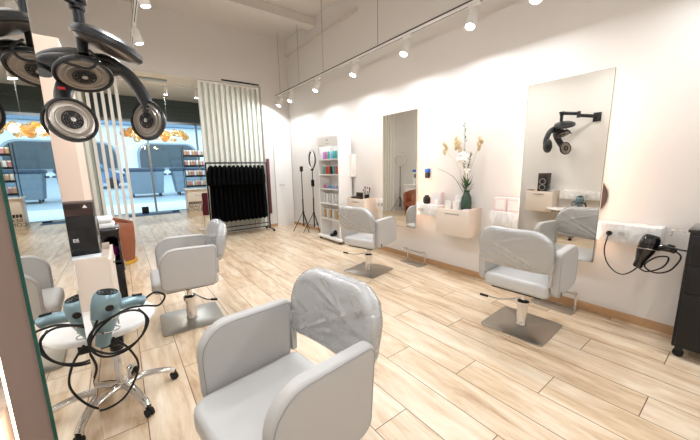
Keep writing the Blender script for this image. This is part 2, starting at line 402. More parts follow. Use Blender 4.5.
def waste_bin(label, x, y):
    t = thing('waste_container', label, 'waste container', (x, y, gz(y)), 0, 'waste containers by the road')
    b = B(); a0 = rpoly([(-.85, -.5, .06), (.85, -.5, .06), (.85, .5, .06), (-.85, .5, .06)], 3)
    A = [b.verts.new((p[0]*.86, p[1]*.86, .16)) for p in a0]; D = [b.verts.new((p[0], p[1], 1.3)) for p in a0]
    for k in range(len(a0)): b.faces.new((A[k], A[(k+1) % len(a0)], D[(k+1) % len(a0)], D[k]))
    b.faces.new(A[::-1]); b.faces.new(D); obj('body', b, 'bin', t)
    obj('lid', box(B(), -.9, .9, -.55, .55, 1.3, 1.5, .07, 3), 'bind', t)
    for s in (-1, 1): obj('lifting_pin', cyl(B(), (s*.85, 0, 1.15), (s*1.0, 0, 1.15), .05, 10), 'bind', t)
    for sx in (-1, 1):
        for sy in (-1, 1): obj('wheel', cyl(B(), (sx*.6-.03, sy*.36, .1), (sx*.6+.03, sy*.36, .1), .1, 12), 'rubber', t)
    return t
waste_bin('blue grey waste container with dark lid, left one seen through the middle window', 1.1, 19.6)
waste_bin('blue grey waste container with dark lid, right one next to the display rack', 3.2, 19.6)
waste_bin('blue grey waste container with dark lid, seen reflected in the tall left mirror', 5.4, 19.4)
cr = thing('parked_car', 'small blue car parked across the street behind the cream slats', 'car', (-1.6, 25, gz(25)))
body = [(-2.0, .3, .1), (2.0, .3, .1), (2.05, .85, .15), (1.3, 1.0, .1), (.8, 1.5, .2), (-1.1, 1.52, .2), (-1.75, 1.05, .15), (-2.05, .95, .1)]
obj('body', prism(B(), rpoly(body, 4), lambda x, y, h: Vector((x, h, y)), -.85, .85), 'car', cr)
for s in (-1, 1):
    obj('side_window', prism(B(), rpoly([(-1.3, 1.02, .05), (1.0, 1.02, .05), (.65, 1.42, .08), (-1.0, 1.42, .08)], 3), lambda x, y, h: Vector((x, h, y)), s*.85-.01, s*.85+.01), 'wglass', cr)
    for x in (-1.25, 1.25): obj('wheel', cyl(B(), (x, s*.7, .32), (x, s*.9, .32), .32, 20), 'rubber', cr)

# ------------------------------------------------------------------ slatted dividers
def slat_screen(label, xs, y, z0, z1, w, back=None):
    t = thing('slatted_divider', label, 'room divider', (xs[0], y, z0), 0)
    x0 = xs[0]
    for x in xs: obj('slat', box(B(), x-x0-w/2, x-x0+w/2, -.02, .02, 0, z1-z0), 'slat', t, smooth=0)
    obj('rail', box(B(), -w/2, xs[-1]-x0+w/2, -.022, .022, z1-z0, z1-z0+.04), 'slat', t, smooth=0)
    obj('rail', box(B(), -w/2, xs[-1]-x0+w/2, -.022, .022, -.02+0.02, .03), 'slat', t, smooth=0)
    if back: obj('backing_panel', box(B(), -w/2, xs[-1]-x0+w/2, .03, .045, 0, z1-z0), back, t, smooth=0)
    return t
slat_screen('cream slatted divider with pale green backing behind the clothes rack', [1.57+i*.1145 for i in range(12)], 7.36, 0, 3.29, .062, 'slatg')
slat_screen('open cream slatted divider left of the entrance, seen through to the street', [-.50+i*.107 for i in range(7)], 7.36, 0, 3.29, .05)

# ------------------------------------------------------------------ track lights
def track(name, label, x, y0, y1, z, along='y'):
    t = thing(name, label, 'lighting track', (x, y0, z))
    if along == 'y':
        obj('rail', box(B(), -.018, .018, 0, y1-y0, 0, .05, .002), 'wframe', t)
        obj('groove', box(B(), -.0195, -.0175, 0, y1-y0, .030, .046), 'black', t)
        obj('groove', box(B(), -.006, .006, 0.01, y1-y0-.01, -.001, .0005), 'black', t)
    return t
tr = track('lighting_track', 'white lighting track hung on thin wires along the right wall', 3.25, YN+.1, 7.25, 3.15)
for y in (-1, .5, 2.0, 3.6, 5.1, 6.05, 7.0):
    b = B(); cyl(b, (0, y-YN-.1, .03), (-.0, y-YN-.1, ZC-.0-3.15 - (0.16 if any(a <= y <= a+.28 for a in (-1.0, .9, 2.6, 4.25, 5.9)) else 0)), .0035, 6)
    obj('suspension_wire', b, 'sockd', tr)
tr2 = track('lighting_track', 'white lighting track hanging over the left row of chairs', .42, YN+.1, 7.2, 3.5)
for y in (0.2, 3.3, 5.6): obj('suspension_wire', cyl(B(), (0, y-YN-.1, .03), (0, y-YN-.1, 1.0), .0025, 6), 'sockd', tr2)
t3 = thing('lighting_track', 'white lighting track across the front room ceiling', 'lighting track', (0, 10.2, 3.80))
obj('rail', box(B(), .2, 3.4, -.016, .016, 0, .03), 'wframe', t3)
for x in (.6, 2.0, 3.2): obj('suspension_wire', cyl(B(), (x, 0, .03), (x, 0, .15), .003, 6), 'sockd', t3)

def spot_proto():
    t = thing('track_spotlight', 'x', 'spotlight')
    obj('adapter', box(B(), -.018, .018, -.07, .07, -.035, -.002, .004), 'wframe', t)
    obj('stem', cyl(B(), (0, 0, -.035), (0, 0, -.075), .012), 'wframe', t)
    h = obj('lamp_head', lathe(B(), [(.0, .02), (.034, .018), (.042, .005), (.044, -.13), (.041, -.136), (.038, -.126), (.0, -.126)], 24), 'wframe', t, loc=(0, 0, -.09))
    obj('lens', lathe(B(), [(.0, -.1285), (.037, -.1285), (.037, -.131), (0, -.136)], 20), 'lens', h)
    return t
sp0 = spot_proto(); used = [0]
GS = dict(r='right track spotlights', l='left track spotlights', f='front room spotlights')
def spot(x, y, z, label, grp, power, tilt=(0, 0), size=146):
    if not used[0]: o = sp0; used[0] = 1; o.location = (x, y, z)
    else: o = dup(sp0, (x, y, z))
    o['label'] = label; o['group'] = GS[grp]
    ld = bpy.data.lights.new('spot_light', 'AREA'); ld.shape = 'DISK'; ld.size = .08; ld.energy = power*.135; ld.spread = PI
    ld.color = (.92, .955, 1) if grp != 'f' else (.82, .92, 1)
    lo = bpy.data.objects.new('spot_light', ld); C.objects.link(lo); lo.parent = o; lo.location = (-math.sin(tilt[1])*.185, 0, -.09-math.cos(tilt[1])*.185); lo.rotation_euler = (0, tilt[1], 0)
    for c in o.children:
        if c.name.startswith('lamp_head'): c.rotation_euler = (0, tilt[1], 0); c.scale = (1.2, 1.2, 1.25)
    return o
RS = [(1.41, 'right track spotlight nearest the camera, at the top edge above the tall tilted mirror'), (2.06, 'right track spotlight with bright lens, second from the camera, above the flower vase'),
      (3.02, 'right track spotlight directly above the far wall mirror'), (4.12, 'right track spotlight above the shelf tower side, fourth from the camera'),
      (5.3, 'right track spotlight third from the back wall'), (6.4, 'right track spotlight second from the back wall'), (6.98, 'right track spotlight at the far end beside the back wall')]
PR = 52
for y, l in RS: spot(3.25, y, 3.15, l, 'r', PR*1.05 if y < 6.8 else 14, (0, .42))
for y in (.1, -1.2): spot(3.25, y, 3.15, 'right track spotlight above and behind the camera', 'r', PR, (0, .42))
spot(.42, 5.55, 3.5, 'left track spotlight seen right of the hooded dryer, far one', 'l', PR, (0, -.2))
spot(.42, 4.3, 3.5, 'left track spotlight at the top edge above the hooded dryer', 'l', PR, (0, -.2))
for y in (3.0, 1.7, .4, -1.1): spot(.42, y, 3.5, 'left track spotlight out of view overhead', 'l', PR*1.25, (0, -.2))
spot(1.3, 10.2, 3.80, 'front room spotlight, left of the pair over the entrance', 'f', 190)
spot(2.08, 10.2, 3.80, 'front room spotlight, right of the pair beside the slatted divider', 'f', 190)

# conduit near ceiling
cd = thing('wall_conduit', 'painted pipe running high along the right wall near the ceiling', 'pipe', (3.57, 4.47, 4.12))
obj('pipe', cyl(B(), (0, 0, 0), (0, 2.75, 0), .022), 'conduit', cd)
for y in (.02, 1.4, 2.7): obj('clip', box(B(), -.028, .03, y-.015, y+.015, -.028, .028, .004), 'conduit', cd)

# ------------------------------------------------------------------ salon chairs
def arm_outline():
    return densify(rpoly([(-.205, .405, .06), (.232, .43, .05), (.238, .795, .14), (-.235, .78, .035)], 8), .05)
def make_chair():
    t = thing('salon_chair', 'x', 'salon chair')
    # origin under the column, chair faces +x
    seat = densify(rpoly([(-.24, -.255, .03), (.30, -.255, .07), (.30, .255, .07), (-.24, .255, .03)], 6), .06)
    obj('seat', pillow(B(), seat, .12, .035, lambda x, y, h: Vector((x, y, .445+h)), .008, 5, 5), 'leather2', t)
    for s in (-1, 1):
        a = obj('armrest', pillow(B(), arm_outline(), .062, .018, lambda x, y, h: Vector((x, s*.289+h, y)), 0, 3, 5), 'leather', t)
        for q in (-1, 1):
            o = arm_outline(); cx = .0; cz = .6
            pts = [Vector((cx+(x-cx)*.955, s*.289+q*.0302, cz+(z-cz)*.935)) for x, z in o]
            b = B(); tube(b, pts+[pts[0]], .0022, 6); obj('seam', b, 'piping', a)
    # backrest curved in plan, leaning back
    bo = densify(rpoly([(-.285, -.165, .07), (.285, -.165, .07), (.29, .175, .15), (-.29, .175, .15)], 8), .035)
    def mb(y, z, h, k=1.0):
        return Vector((-.265-h*k + .32*y*y*(1 if True else 0) - (z+.17)*.20, y, .768+z))
    bk = obj('backrest', pillow(B(), bo, .075, .034, mb, .004, 7, 5), 'leather', t)
    # clear plastic cover pulled over the upper backrest
    def mp(y, z, h):
        w = .002*math.sin(23*y+9*z)+.0015*math.sin(31*z-12*y)
        for a, c_, wd, am_ in ((.55, -.02, .010, .007), (.42, -.07, .008, .005), (-.35, .08, .012, .005), (-.9, .14, .009, .004), (1.3, -.1, .012, .004)):
            w += am_*math.exp(-((z-a*y-c_)/wd)**2)
        v = mb(y*1.018, z*1.02, h+(w if h > .03 else -w if h < -.03 else 0)); return v
    ob = densify(rpoly([(-.287, -.162, .06), (.287, -.135, .06), (.292, .178, .152), (-.292, .178, .152)], 9), .02)
    obj('plastic_cover', pillow(B(), ob, .088, .036, mp, .004, 20, 5), 'plastic', t)
    for s in (-1, 1): obj('back_bracket', box(B(), -.245, -.215, s*.262-.012, s*.262+.012, .50, .72, .004), 'leather', t)
    obj('seat_frame', box(B(), -.2, .2, -.2, .2, .368, .387, .004), 'darkm', t)
    obj('column', lathe(B(), [(.045, .012), (.048, .02), (.043, .03), (.043, .21), (.048, .215), (.048, .23), (.03, .24), (.024, .24), (.024, .37)], 24), 'chrome', t)
    obj('column_collar', lathe(B(), [(.05, .2), (.06, .205), (.06, .235), (.05, .245), (.03, .25)], 24), 'chrome', t)
    pl = rpoly([(-.265, -.26, .04), (.265, -.26, .04), (.265, .26, .04), (-.265, .26, .04)], 5)
    obj('base_plate', pillow(B(), pl, .013, .005, lambda x, y, h: Vector((x, y, .0065+h)), 0, 1, 2), 'steel', t)
    lv = obj('pump_lever', tube(B(), smoothpath([(-.03, .03, .26), (-.09, .12, .235), (-.13, .2, .235), (-.17, .27, .25)], 5), .006), 'chrome', t)
    obj('lever_grip', tube(B(), [(-.155, .245, .244), (-.19, .305, .258)], .011), 'rubber', lv)
    obj('brand_tab', box(B(), -.16, -.135, -.3215, -.3195, .425, .46), 'black', t, smooth=0)
    return t
CG = 'grey salon chairs with plastic covered backs'
ch = make_chair(); ch.location = (.45, 1.10, 0); ch.rotation_euler.z = PI+.13
ch['label'] = 'large grey salon chair in the foreground with clear plastic over its back'; ch['group'] = CG
dup(ch, (2.79, 1.15, 0), math.radians(3), 'grey salon chair on square steel base facing the tilted mirror at right', CG)
dup(ch, (2.70, 3.20, 0), math.radians(14), 'grey salon chair facing the far wall mirror by the shelf tower', CG)
dup(ch, (.42, 3.23, 0), PI-.04, 'grey salon chair with its side turned, left of the middle of the room', CG)

# ------------------------------------------------------------------ stations
def mirror(label, x, y0, y1, z0, z1, face, depth=.05, gap=.2, back='cream', led='led'):
    # face: -1 faces -x (right wall), +1 faces +x (left wall); glass plane at x
    t = thing('wall_mirror', label, 'mirror', (x, (y0+y1)/2, z0)); h = (y1-y0)/2; H = z1-z0
    def bx(a, b, *r, **k):
        a, b = sorted((-face*a, -face*b)); return box(B(), a, b, *r, **k)
    g = obj('glass', bx(0, .005, -h, h, 0, H), 'mirror', t, smooth=0)
    e = B()
    for r in ((-h-.002, -h, 0, H), (h, h+.002, 0, H), (-h, h, H, H+.002), (-h, h, -.002, 0)):
        a, b = sorted((-face*.0, -face*.006)); box(e, a, b, *r)
    obj('glass_edge', e, 'gedge', t, smooth=0)
    obj('backing_box', bx(.006, depth, -h+.002, h-.002, .002, H-.002), back, t, smooth=0)
    s = B(); a, b = sorted((-face*(depth+.0), -face*(depth+.012)))
    box(s, a, b, -h+.03, -h+.045, .05, H-.05); box(s, a, b, h-.045, h-.03, .05, H-.05)
    obj('led_strip', s, led, t, smooth=0)
    m = B(); a, b = sorted((-face*depth, -face*(depth+gap)))
    for z in (.5*H, .85*H): box(m, a, b, -.12, .12, z-.02, z+.02)
    obj('wall_bracket', m, 'wframe', t, smooth=0)
    return t
mirror('tall frameless wall mirror at right reflecting the hooded dryer and a chair', 3.35, .82, 1.49, .56, 2.215, -1, gap=.2, led='led2')
mirror('far wall mirror beside the flower vase, reflecting a tripod ring light', 3.35, 2.92, 3.6, .56, 2.22, -1, gap=.2, led='led2')
mirror('large mirror at the left edge of the picture with a green glass edge', -.18, .885, 1.535, .12, 2.5, 1, depth=.058, gap=.212, back='taupe')

def shelf(label, x0, x1, y0, y1, z0, z1, sockets, face, m='marble'):
    t = thing('shelf_box', label, 'wall shelf', ((x0+x1)/2, (y0+y1)/2, z0))
    hx = (x1-x0)/2; hy = (y1-y0)/2
    obj('shelf_body', box(B(), -hx, hx, -hy, hy, 0, z1-z0, .004), m, t)
    for sy in sockets:
        fx = face*hx; y = sy-(y0+y1)/2
        a, b = sorted((fx, fx+face*.008))
        p = obj('socket_plate', box(B(), a, b, y-.085, y+.085, .03, .115, .003), 'socket', t)
        for dy in (-.04, .04):
            obj('socket_outlet', lathe(B(), [(.025, 0), (.025, .003), (.021, .003), (.019, .0008), (0, .0008)], 20, (fx+face*.008, y+dy, .072), (face, 0, 0)), 'sockl', p)
            for dz in (-.008, .008):
                obj('pin_hole', lathe(B(), [(.0035, 0), (0, .0006)], 8, (fx+face*.0088, y+dy+dz, .072), (face, 0, 0)), 'black', p)
    return t
shelf('white marble wall shelf behind the tilted mirror, with two sockets at its right end', 3.42, 3.6, .42, 1.86, .765, .92, (.70,), -1)
shelf('white marble wall shelf behind the far mirror, with sockets beside the drawer', 3.42, 3.6, 2.56, 3.85, .765, .92, (2.88, 3.73), -1)
shelf('white wall shelf behind the large left mirror, its sockets seen in reflection', -.45, -.27, .45, 2.35, .765, .92, (1.95,), 1)
def drawer_box(label, x0, x1, y0, y1, z0, z1, face):
    t = thing('drawer_unit', label, 'drawer cabinet', ((x0+x1)/2, (y0+y1)/2, z0))
    hx = (x1-x0)/2; hy = (y1-y0)/2; H = z1-z0
    b = B(); box(b, -hx, hx, -hy, -hy+.018, 0, H); box(b, -hx, hx, hy-.018, hy, 0, H); box(b, -hx, hx, -hy+.018, hy-.018, 0, .018)
    box(b, -hx, hx, -hy+.018, hy-.018, H-.06, H-.045)
    a, c = sorted((-face*hx, -face*(hx-.015))); box(b, a, c, -hy+.018, hy-.018, .018, H)
    obj('carcass', b, 'cream', t, smooth=0)
    a, c = sorted((face*hx, face*(hx+.018)))
    f = obj('drawer_front', box(B(), a, c, -hy, hy, .0, H-.02, .002), 'cream', t)
    a, c = sorted((face*(hx+.018), face*(hx+.03)))
    obj('handle', box(B(), a, c, -.1, .1, H-.085, H-.07, .002), 'steel', f)
    return t
drawer_box('cream wall drawer unit under the flower vase between the two mirrors', 3.33, 3.6, 2.05, 2.52, .57, .925, -1)
drawer_box('cream wall drawer unit beside the white shelf tower', 3.32, 3.6, 4.0, 4.5, .57, .925, -1)
drawer_box('cream drawer unit at left behind the blue grey hair dryer', -.45, -.12, 2.42, 2.92, .50, .925, 1)

# footrests
def footrest(label, x, y, rz):
    t = thing('footrest', label, 'footrest', (x, y, 0), rz)
    obj('floor_plate', box(B(), -.09, .09, -.19, .19, 0, .012, .003), 'steel', t)
    for q in (-.17, .17): obj('upright', tube(B(), smoothpath([(.06, q, .01), (.06, q, .15), (.03, q, .2), (-.05, q, .21)], 5), .011), 'chrome', t)
    obj('foot_bar', cyl(B(), (-.05, -.19, .21), (-.05, .19, .21), .011), 'chrome', t)
    return t
footrest('chrome footrest on the floor under the tilted right mirror', 3.43, 1.12, .0)
footrest('chrome footrest on the floor under the far wall mirror', 3.42, 3.0, 0)

# ------------------------------------------------------------------ items on the right wall
def cyl_item(name, label, cat, m, loc, prof, extra=None, group=None, n=20):
    o = obj(name, lathe(B(), prof, n), m, loc=loc); tag(o, label, cat, group); return o
# round brown disc
o = obj('round_tray', lathe(B(), [(0, 0), (.2, 0), (.21, .008), (.21, .016), (.2, .02), (0, .02)], 40, (0, 0, 0), (-1, 0, .12)), 'brown', loc=(3.575, 1.03, 1.134)); tag(o, 'dark brown round board leaning on the wall behind the tilted mirror', 'round board')
# boxes near mirror R on marble left: pink packages with white flowers print
t = thing('gift_box', 'pale pink clear fronted box on the marble shelf, left one', 'box', (3.51, 1.76, .92), .1, 'pink boxes on the marble shelf')
obj('carton', box(B(), -.05, .05, -.07, .07, 0, .16, .003), 'pink', t); obj('label_panel', box(B(), -.052, -.05, -.05, .05, .03, .13), 'cup', t)
dup(t, (3.50, 1.60, .92), -.15, 'pale pink clear fronted box on the marble shelf, right one beside the mirror', 'pink boxes on the marble shelf')
# station 2 items
cx, cy = 3.47, 2.19
v = thing('flower_vase', 'dark green ceramic vase on the wall drawer unit', 'vase', (cx, cy, .88))
obj('vase_body', lathe(B(), [(.0, 0), (.05, 0), (.062, .02), (.066, .1), (.06, .17), (.04, .215), (.033, .235), (.04, .26), (.034, .262), (.028, .235), (.0, .23)], 28), 'green', v)
bq = thing('flower_bouquet', 'tall bouquet of dried stems and a white bloom in the green vase', 'flowers', (cx, cy, 1.115))
def stem(p, r=.0025, m='stem'):
    return obj('stem', tube(B(), smoothpath(p, 6), r, 6), m, bq)
stems = [((-.02, .04, .3), (-.05, .1, .56), 'dried'), ((-.02, .2, .2), (-.02, .44, .30), 'stub'), ((0, .12, .3), (.02, .36, .55), 'dried'), ((-.03, .02, .3), (-.06, .03, .86), 'leaf'),
         ((0, .06, .3), (.0, .17, .6), 'dried'), ((.02, -.03, .3), (.04, -.12, .58), 'dried'), ((-.03, -.02, .2), (-.08, -.05, .36), 'petal'), ((.0, .0, .25), (.02, -.02, .5), 'leaf')]
for a, e, kd in stems:
    stem([(0, 0, -.1), (a[0]*.4, a[1]*.4, .05), a, e], .0028, 'dried' if kd == 'dried' else 'stem')
    if kd == 'dried':
        b = B()
        for q in range(7):
            ball(b, (e[0]+rnd.uniform(-.02, .02), e[1]+rnd.uniform(-.02, .02), e[2]+.02*q-.05), .016, 8, (.014, .02, .03))
        obj('dried_head', b, 'dried', bq)
    elif kd in ('petal', 'stub'): pass
    else:
        b = B(); pts = smoothpath([a, e], 8)
        for q in range(16):
            p = Vector(a).lerp(Vector(e), q/16); w = .05
            d = Vector((rnd.uniform(-1, 1), rnd.uniform(-1, 1), rnd.uniform(.2, 1))).normalized(); s = d.cross(Vector((0, 0, 1))).normalized()*.011
            m1 = p+d*w*.5; vs = [b.verts.new(p), b.verts.new(m1+s+Vector((0, 0, .004))), b.verts.new(p+d*w), b.verts.new(m1-s+Vector((0, 0, .004)))]
            b.faces.new(vs)
        obj('leaves', b, 'leaf', bq)
b = B()
ball(b, (0, 0, 0), .04, 14)
for q in range(34):
    th = rnd.uniform(0, 2*PI); ph = rnd.uniform(-.6, 1.5)
    d = Vector((math.cos(th)*math.cos(ph), math.sin(th)*math.cos(ph), math.sin(ph))); ball(b, d*.05, .024, 8)
obj('white_bloom', b, 'petal', bq, loc=(-.08, .03, .42))
b = B(); 
for q in range(9): ball(b, (rnd.uniform(-.03, .03), rnd.uniform(-.03, .03), rnd.uniform(-.02, .02)), .018, 8)
obj('small_bloom', b, 'petal', bq, loc=(-.05, -.03, .26))
b = B()
for q in range(26):
    th = rnd.uniform(0, 2*PI); a = Vector((.0, 0, rnd.uniform(.0, .12))); d = Vector((math.cos(th)*.5-.2, math.sin(th)*.8, rnd.uniform(.3, 1.3))).normalized(); L = rnd.uniform(.08, .2)
    s = d.cross(Vector((0, 0, 1))).normalized()*.014; vs = [b.verts.new(a), b.verts.new(a+d*L*.5+s), b.verts.new(a+d*L), b.verts.new(a+d*L*.5-s)]; b.faces.new(vs)
obj('foliage', b, 'leaf', bq)
cup = [(0, 0), (.036, 0), (.05, .12), (.047, .12), (.034, .005), (0, .005)]
def mug(label, loc, s=1, m='cup'): 
    o = cyl_item('paper_cup', label, 'cup', m, loc, [(a*s, b_*s) for a, b_ in cup], group='cups on the wall drawer unit'); return o
mug('white tapered cup in front of the vase, left one', (3.42, 2.42, .88)); mug('white tapered cup in front of the vase, right one', (3.41, 2.29, .88))
t = thing('tissue_pack', 'white folded packet standing behind the cups by the vase', 'packet', (3.52, 2.33, .88)); obj('packet', box(B(), -.02, .02, -.05, .05, 0, .17, .006), 'cup', t); obj('packet_flap', box(B(), -.015, .015, -.045, .045, .17, .185, .004), 'cup', t)
t = thing('makeup_palette', 'small colourful tray of makeup right of the vase', 'tray', (3.40, 2.12, .88)); obj('tray_base', box(B(), -.05, .05, -.045, .045, 0, .03, .004), 'pink', t)
for q in range(4): obj('colour_pan', lathe(B(), [(.014, 0), (.014, .004), (0, .005)], 14, (-.025+.05*(q % 2), -.022+.044*(q//2), .03)), ('blueT', 'redB', 'mauve', 'pack1')[q], t)
t = thing('black_mug', 'black rounded jar on the marble shelf right of the far mirror', 'jar', (3.5, 2.84, .92)); obj('jar_body', lathe(B(), [(0, 0), (.04, 0), (.052, .02), (.052, .08), (.04, .1), (.03, .1), (.03, .09), (0, .09)], 24), 'black', t); obj('jar_lid', lathe(B(), [(.03, .1), (.032, .12), (.0, .125)], 20), 'black', t)
t = thing('gift_box', 'pink printed box on the shelf left of the vase', 'box', (3.54, 2.68, .92), 0); obj('carton', box(B(), -.04, .04, -.08, .08, 0, .17, .003), 'pink', t); obj('label_panel', box(B(), -.042, -.04, -.05, .05, .04, .13), 'pack2', t)
b = B(); box(b, -.02, .02, -.03, .03, 0, .07, .004); o = obj('white_jar', b, 'cup', loc=(3.46, 2.62, .92)); tag(o, 'tiny white box beside the pink printed box', 'box')
t = thing('hair_clipper', 'small clipper with bright blue top hanging by the far mirror edge', 'hair clipper', (3.575, 2.90, 1.36)); obj('clipper_body', box(B(), -.025, .025, -.03, .03, -.08, 0, .01, 3), 'black', t); obj('blue_cap', box(B(), -.028, .025, -.035, .035, 0, .055, .012, 3), 'blueT', t)
# drawer unit 3: brushes and boxes
t = thing('makeup_box', 'open brown makeup case on the far drawer unit', 'makeup case', (3.42, 4.36, .88)); obj('case_body', box(B(), -.07, .07, -.09, .09, 0, .05, .006), 'brown', t); obj('case_lid', box(B(), .05, .07, -.09, .09, .05, .12, .004), 'brown', t)
t = thing('brush_pot', 'pot full of makeup brushes on the far drawer unit', 'brush pot', (3.47, 4.14, .88)); obj('pot', lathe(B(), [(0, 0), (.04, 0), (.045, .09), (.04, .09), (.036, .01), (0, .01)], 20), 'black', t)
for q in range(9):
    a = 2*PI*q/9; e = (math.cos(a)*.06, math.sin(a)*.06, .17+.02*(q % 3))
    f = obj('brush', tube(B(), [(math.cos(a)*.02, math.sin(a)*.02, .02), e], .004, 6), 'black', t)
    obj('bristles', ball(B(), (e[0]*1.06, e[1]*1.06, e[2]+.015), .012, 8, (.012, .012, .02)), 'brown' if q % 2 else 'pink', f)
t = thing('wall_cabinet', 'plain white box fixed to the wall behind the shelf tower', 'wall box', (3.56, 4.7, 1.28)); obj('box_body', box(B(), -.05, .04, -.09, .09, 0, .42, .004), 'white', t); obj('box_door', box(B(), -.056, -.05, -.08, .08, .01, .41), 'wframe', t, smooth=0)

# ------------------------------------------------------------------ hair dryer at right
def hair_dryer(t, m, s=1.0):
    # barrel along +z (intake up), handle toward -? built in local frame
    obj('barrel', lathe(B(), [(0, -.135), (.02, -.135), (.024, -.13), (.026, -.09), (.034, -.06), (.045, -.02), (.048, .03), (.046, .06), (.042, .075), (.036, .082), (0, .082)], 28), m, t)
    g = B()
    for r in (.012, .022, .032): ring(g, (0, 0, .084), r, .0018, (0, 0, 1), 24, 5)
    for k in range(6): cyl(g, (0, 0, .084), (.034*math.cos(k*PI/3), .034*math.sin(k*PI/3), .084), .0015, 5)
    obj('intake_grille', g, 'black', t)
    obj('handle', tube(B(), smoothpath([(.03, 0, .02), (.065, 0, .03), (.1, 0, .035), (.125, 0, .03)], 5), [.022]*11+[.02]*4+[.018], 14), m, t)
    b = B(); box(b, .08, .115, -.006, .006, .055, .062, .002); obj('switch', b, 'black', t)
    obj('side_badge', lathe(B(), [(.014, 0), (.012, .003), (0, .003)], 16, (0.005, -.046, .035), (0, -1, 0)), 'black', t)
hd = thing('hair_dryer', 'black hair dryer hanging in a wire holder beside the black cabinet', 'hair dryer', (3.31, .475, .77), math.radians(-80))
hd.rotation_euler = (math.radians(0), math.radians(14), math.radians(-75)); hair_dryer(hd, 'gloss'); hd.scale = (1.25, 1.25, 1.25)
obj('power_cable', tube(B(), smoothpath([(.125, 0, .03), (.16, .0, .0), (.14, -.02, -.09), (.08, -.03, -.13), (.02, -.05, -.10), (.05, -.05, -.03), (.10, -.05, -.01), (.10, -.04, -.08), (.04, -.03, -.14), (-.02, .02, -.12)], 6), .0045, 8), 'rubber', hd)
cb = obj('power_cable', tube(B(), smoothpath([(3.405, .74, .837), (3.39, .745, .80), (3.36, .75, .70), (3.35, .725, .60), (3.34, .67, .53), (3.33, .61, .51), (3.32, .56, .54), (3.31, .515, .60), (3.31, .50, .66)], 6), .005, 8), 'rubber'); tag(cb, 'black cable hanging in a loop from the wall socket to the black hair dryer', 'cable')
pg = obj('plug', lathe(B(), [(0, 0), (.018, 0), (.02, .02), (.012, .035), (.006, .045), (0, .045)], 16, (3.41, .74, .838), (-1, 0, -.1)), 'rubber', cb)
hl = thing('dryer_holder', 'chrome wire ring holder reaching from the black cabinet to the dryer', 'holder', (3.27, .28, .80))
b = B(); ring(b, (.035, .19, -.035), .058, .004, (.2, 0, 1)); obj('holder_ring', b, 'chrome', hl)
obj('holder_arm', tube(B(), smoothpath([(.03, .13, -.035), (.02, .09, -.0), (.0, .04, .005), (.0, .0, 0), (0, -.03, 0)], 5), .007), 'black', hl)
obj('hook', tube(B(), smoothpath([(-.03, -.01, .14), (-.03, .03, .15), (-.03, .06, .145), (-.03, .065, .10)], 5), .005), 'chrome', hl)
cbn = thing('black_trolley', 'tall glossy black salon trolley cut off at the right edge', 'salon trolley', (3.35, 0.02, 0))
obj('body', box(B(), -.16, .2, -.23, .23, .08, .95, .006), 'black', cbn)
obj('top', box(B(), -.17, .2, -.24, .24, .95, .975, .008), 'gloss', cbn)
for z0, z1 in ((.1, .5), (.52, .71), (.73, .93)):
    dr = obj('drawer', box(B(), -.172, -.16, -.21, .21, z0, z1, .003), 'black', cbn); obj('handle', box(B(), -.185, -.172, -.1, .1, z1-.035, z1-.02, .003), 'darkm', dr)
for sx, sy in ((-1, -1), (-1, 1), (1, -1), (1, 1)):
    c = obj('caster', (lambda b: (box(b, sx*.13-.02, sx*.13+.02, sy*.19-.02, sy*.19+.02, .05, .08, .004), b)[-1])(B()), 'black', cbn)
    obj('wheel', cyl(B(), (sx*.13-.014, sy*.19, .03), (sx*.13+.014, sy*.19, .03), .03, 18), 'rubber', c)

# ------------------------------------------------------------------ display tower
tw = thing('display_tower', 'white shelf tower on casters stocked with bottles, with a printed header', 'shelf', (3.40, 5.04, 0)); tw.scale = (1, 1.15, 1)
b = B()
box(b, -.15, .15, -.31, -.29, .10, 2.03); box(b, -.15, .15, .29, .31, .10, 2.03); box(b, .135, .15, -.29, .29, .1, 2.03)
obj('side_panels', b, 'white', tw, smooth=0)
obj('base', box(B(), -.19, .17, -.36, .36, .05, .10, .006), 'white', tw)
obj('header', box(B(), -.155, -.14, -.29, .29, 1.86, 2.03), 'white', tw, smooth=0)
SZ = [.10, .45, .76, 1.05, 1.33, 1.62]
for z in SZ[1:]: obj('shelf', box(B(), -.15, .135, -.29, .29, z-.02, z, .001), 'white', tw, smooth=0)
for sx in (-.15, .13):
    for sy in (-.3, .3):
        c = obj('caster', cyl(B(), (sx-.012, sy, .026), (sx+.012, sy, .026), .025, 16), 'rubber', tw)
obj('header_print', box(B(), -.1565, -.155, -.07, .07, 1.905, 1.915), 'sockl', tw, smooth=0)
obj('header_emblem', lathe(B(), [(.018, 0), (0, .001)], 8, (-.156, 0, 1.975), (-1, 0, 0)), 'sockd', tw)
def bottle_proto(kind, m):
    t = thing('bottle', 'x', 'bottle')
    if kind == 'tall':
        obj('bottle_body', lathe(B(), [(0, 0), (.024, 0), (.026, .01), (.026, .13), (.018, .15), (.01, .155), (0, .155)], 16), m, t); obj('cap', lathe(B(), [(.012, .155), (.013, .185), (0, .187)], 12), 'cup', t)
    elif kind == 'jar':
        obj('bottle_body', lathe(B(), [(0, 0), (.03, 0), (.032, .01), (.032, .045), (0, .045)], 16), m, t); obj('cap', lathe(B(), [(.033, .045), (.033, .065), (0, .066)], 16), m, t)
    else:
        obj('bottle_body', box(B(), -.03, .03, -.022, .022, 0, .18, .004), m, t); obj('cap', box(B(), -.031, .031, -.023, .023, .18, .19, .002), 'white', t)
    return t
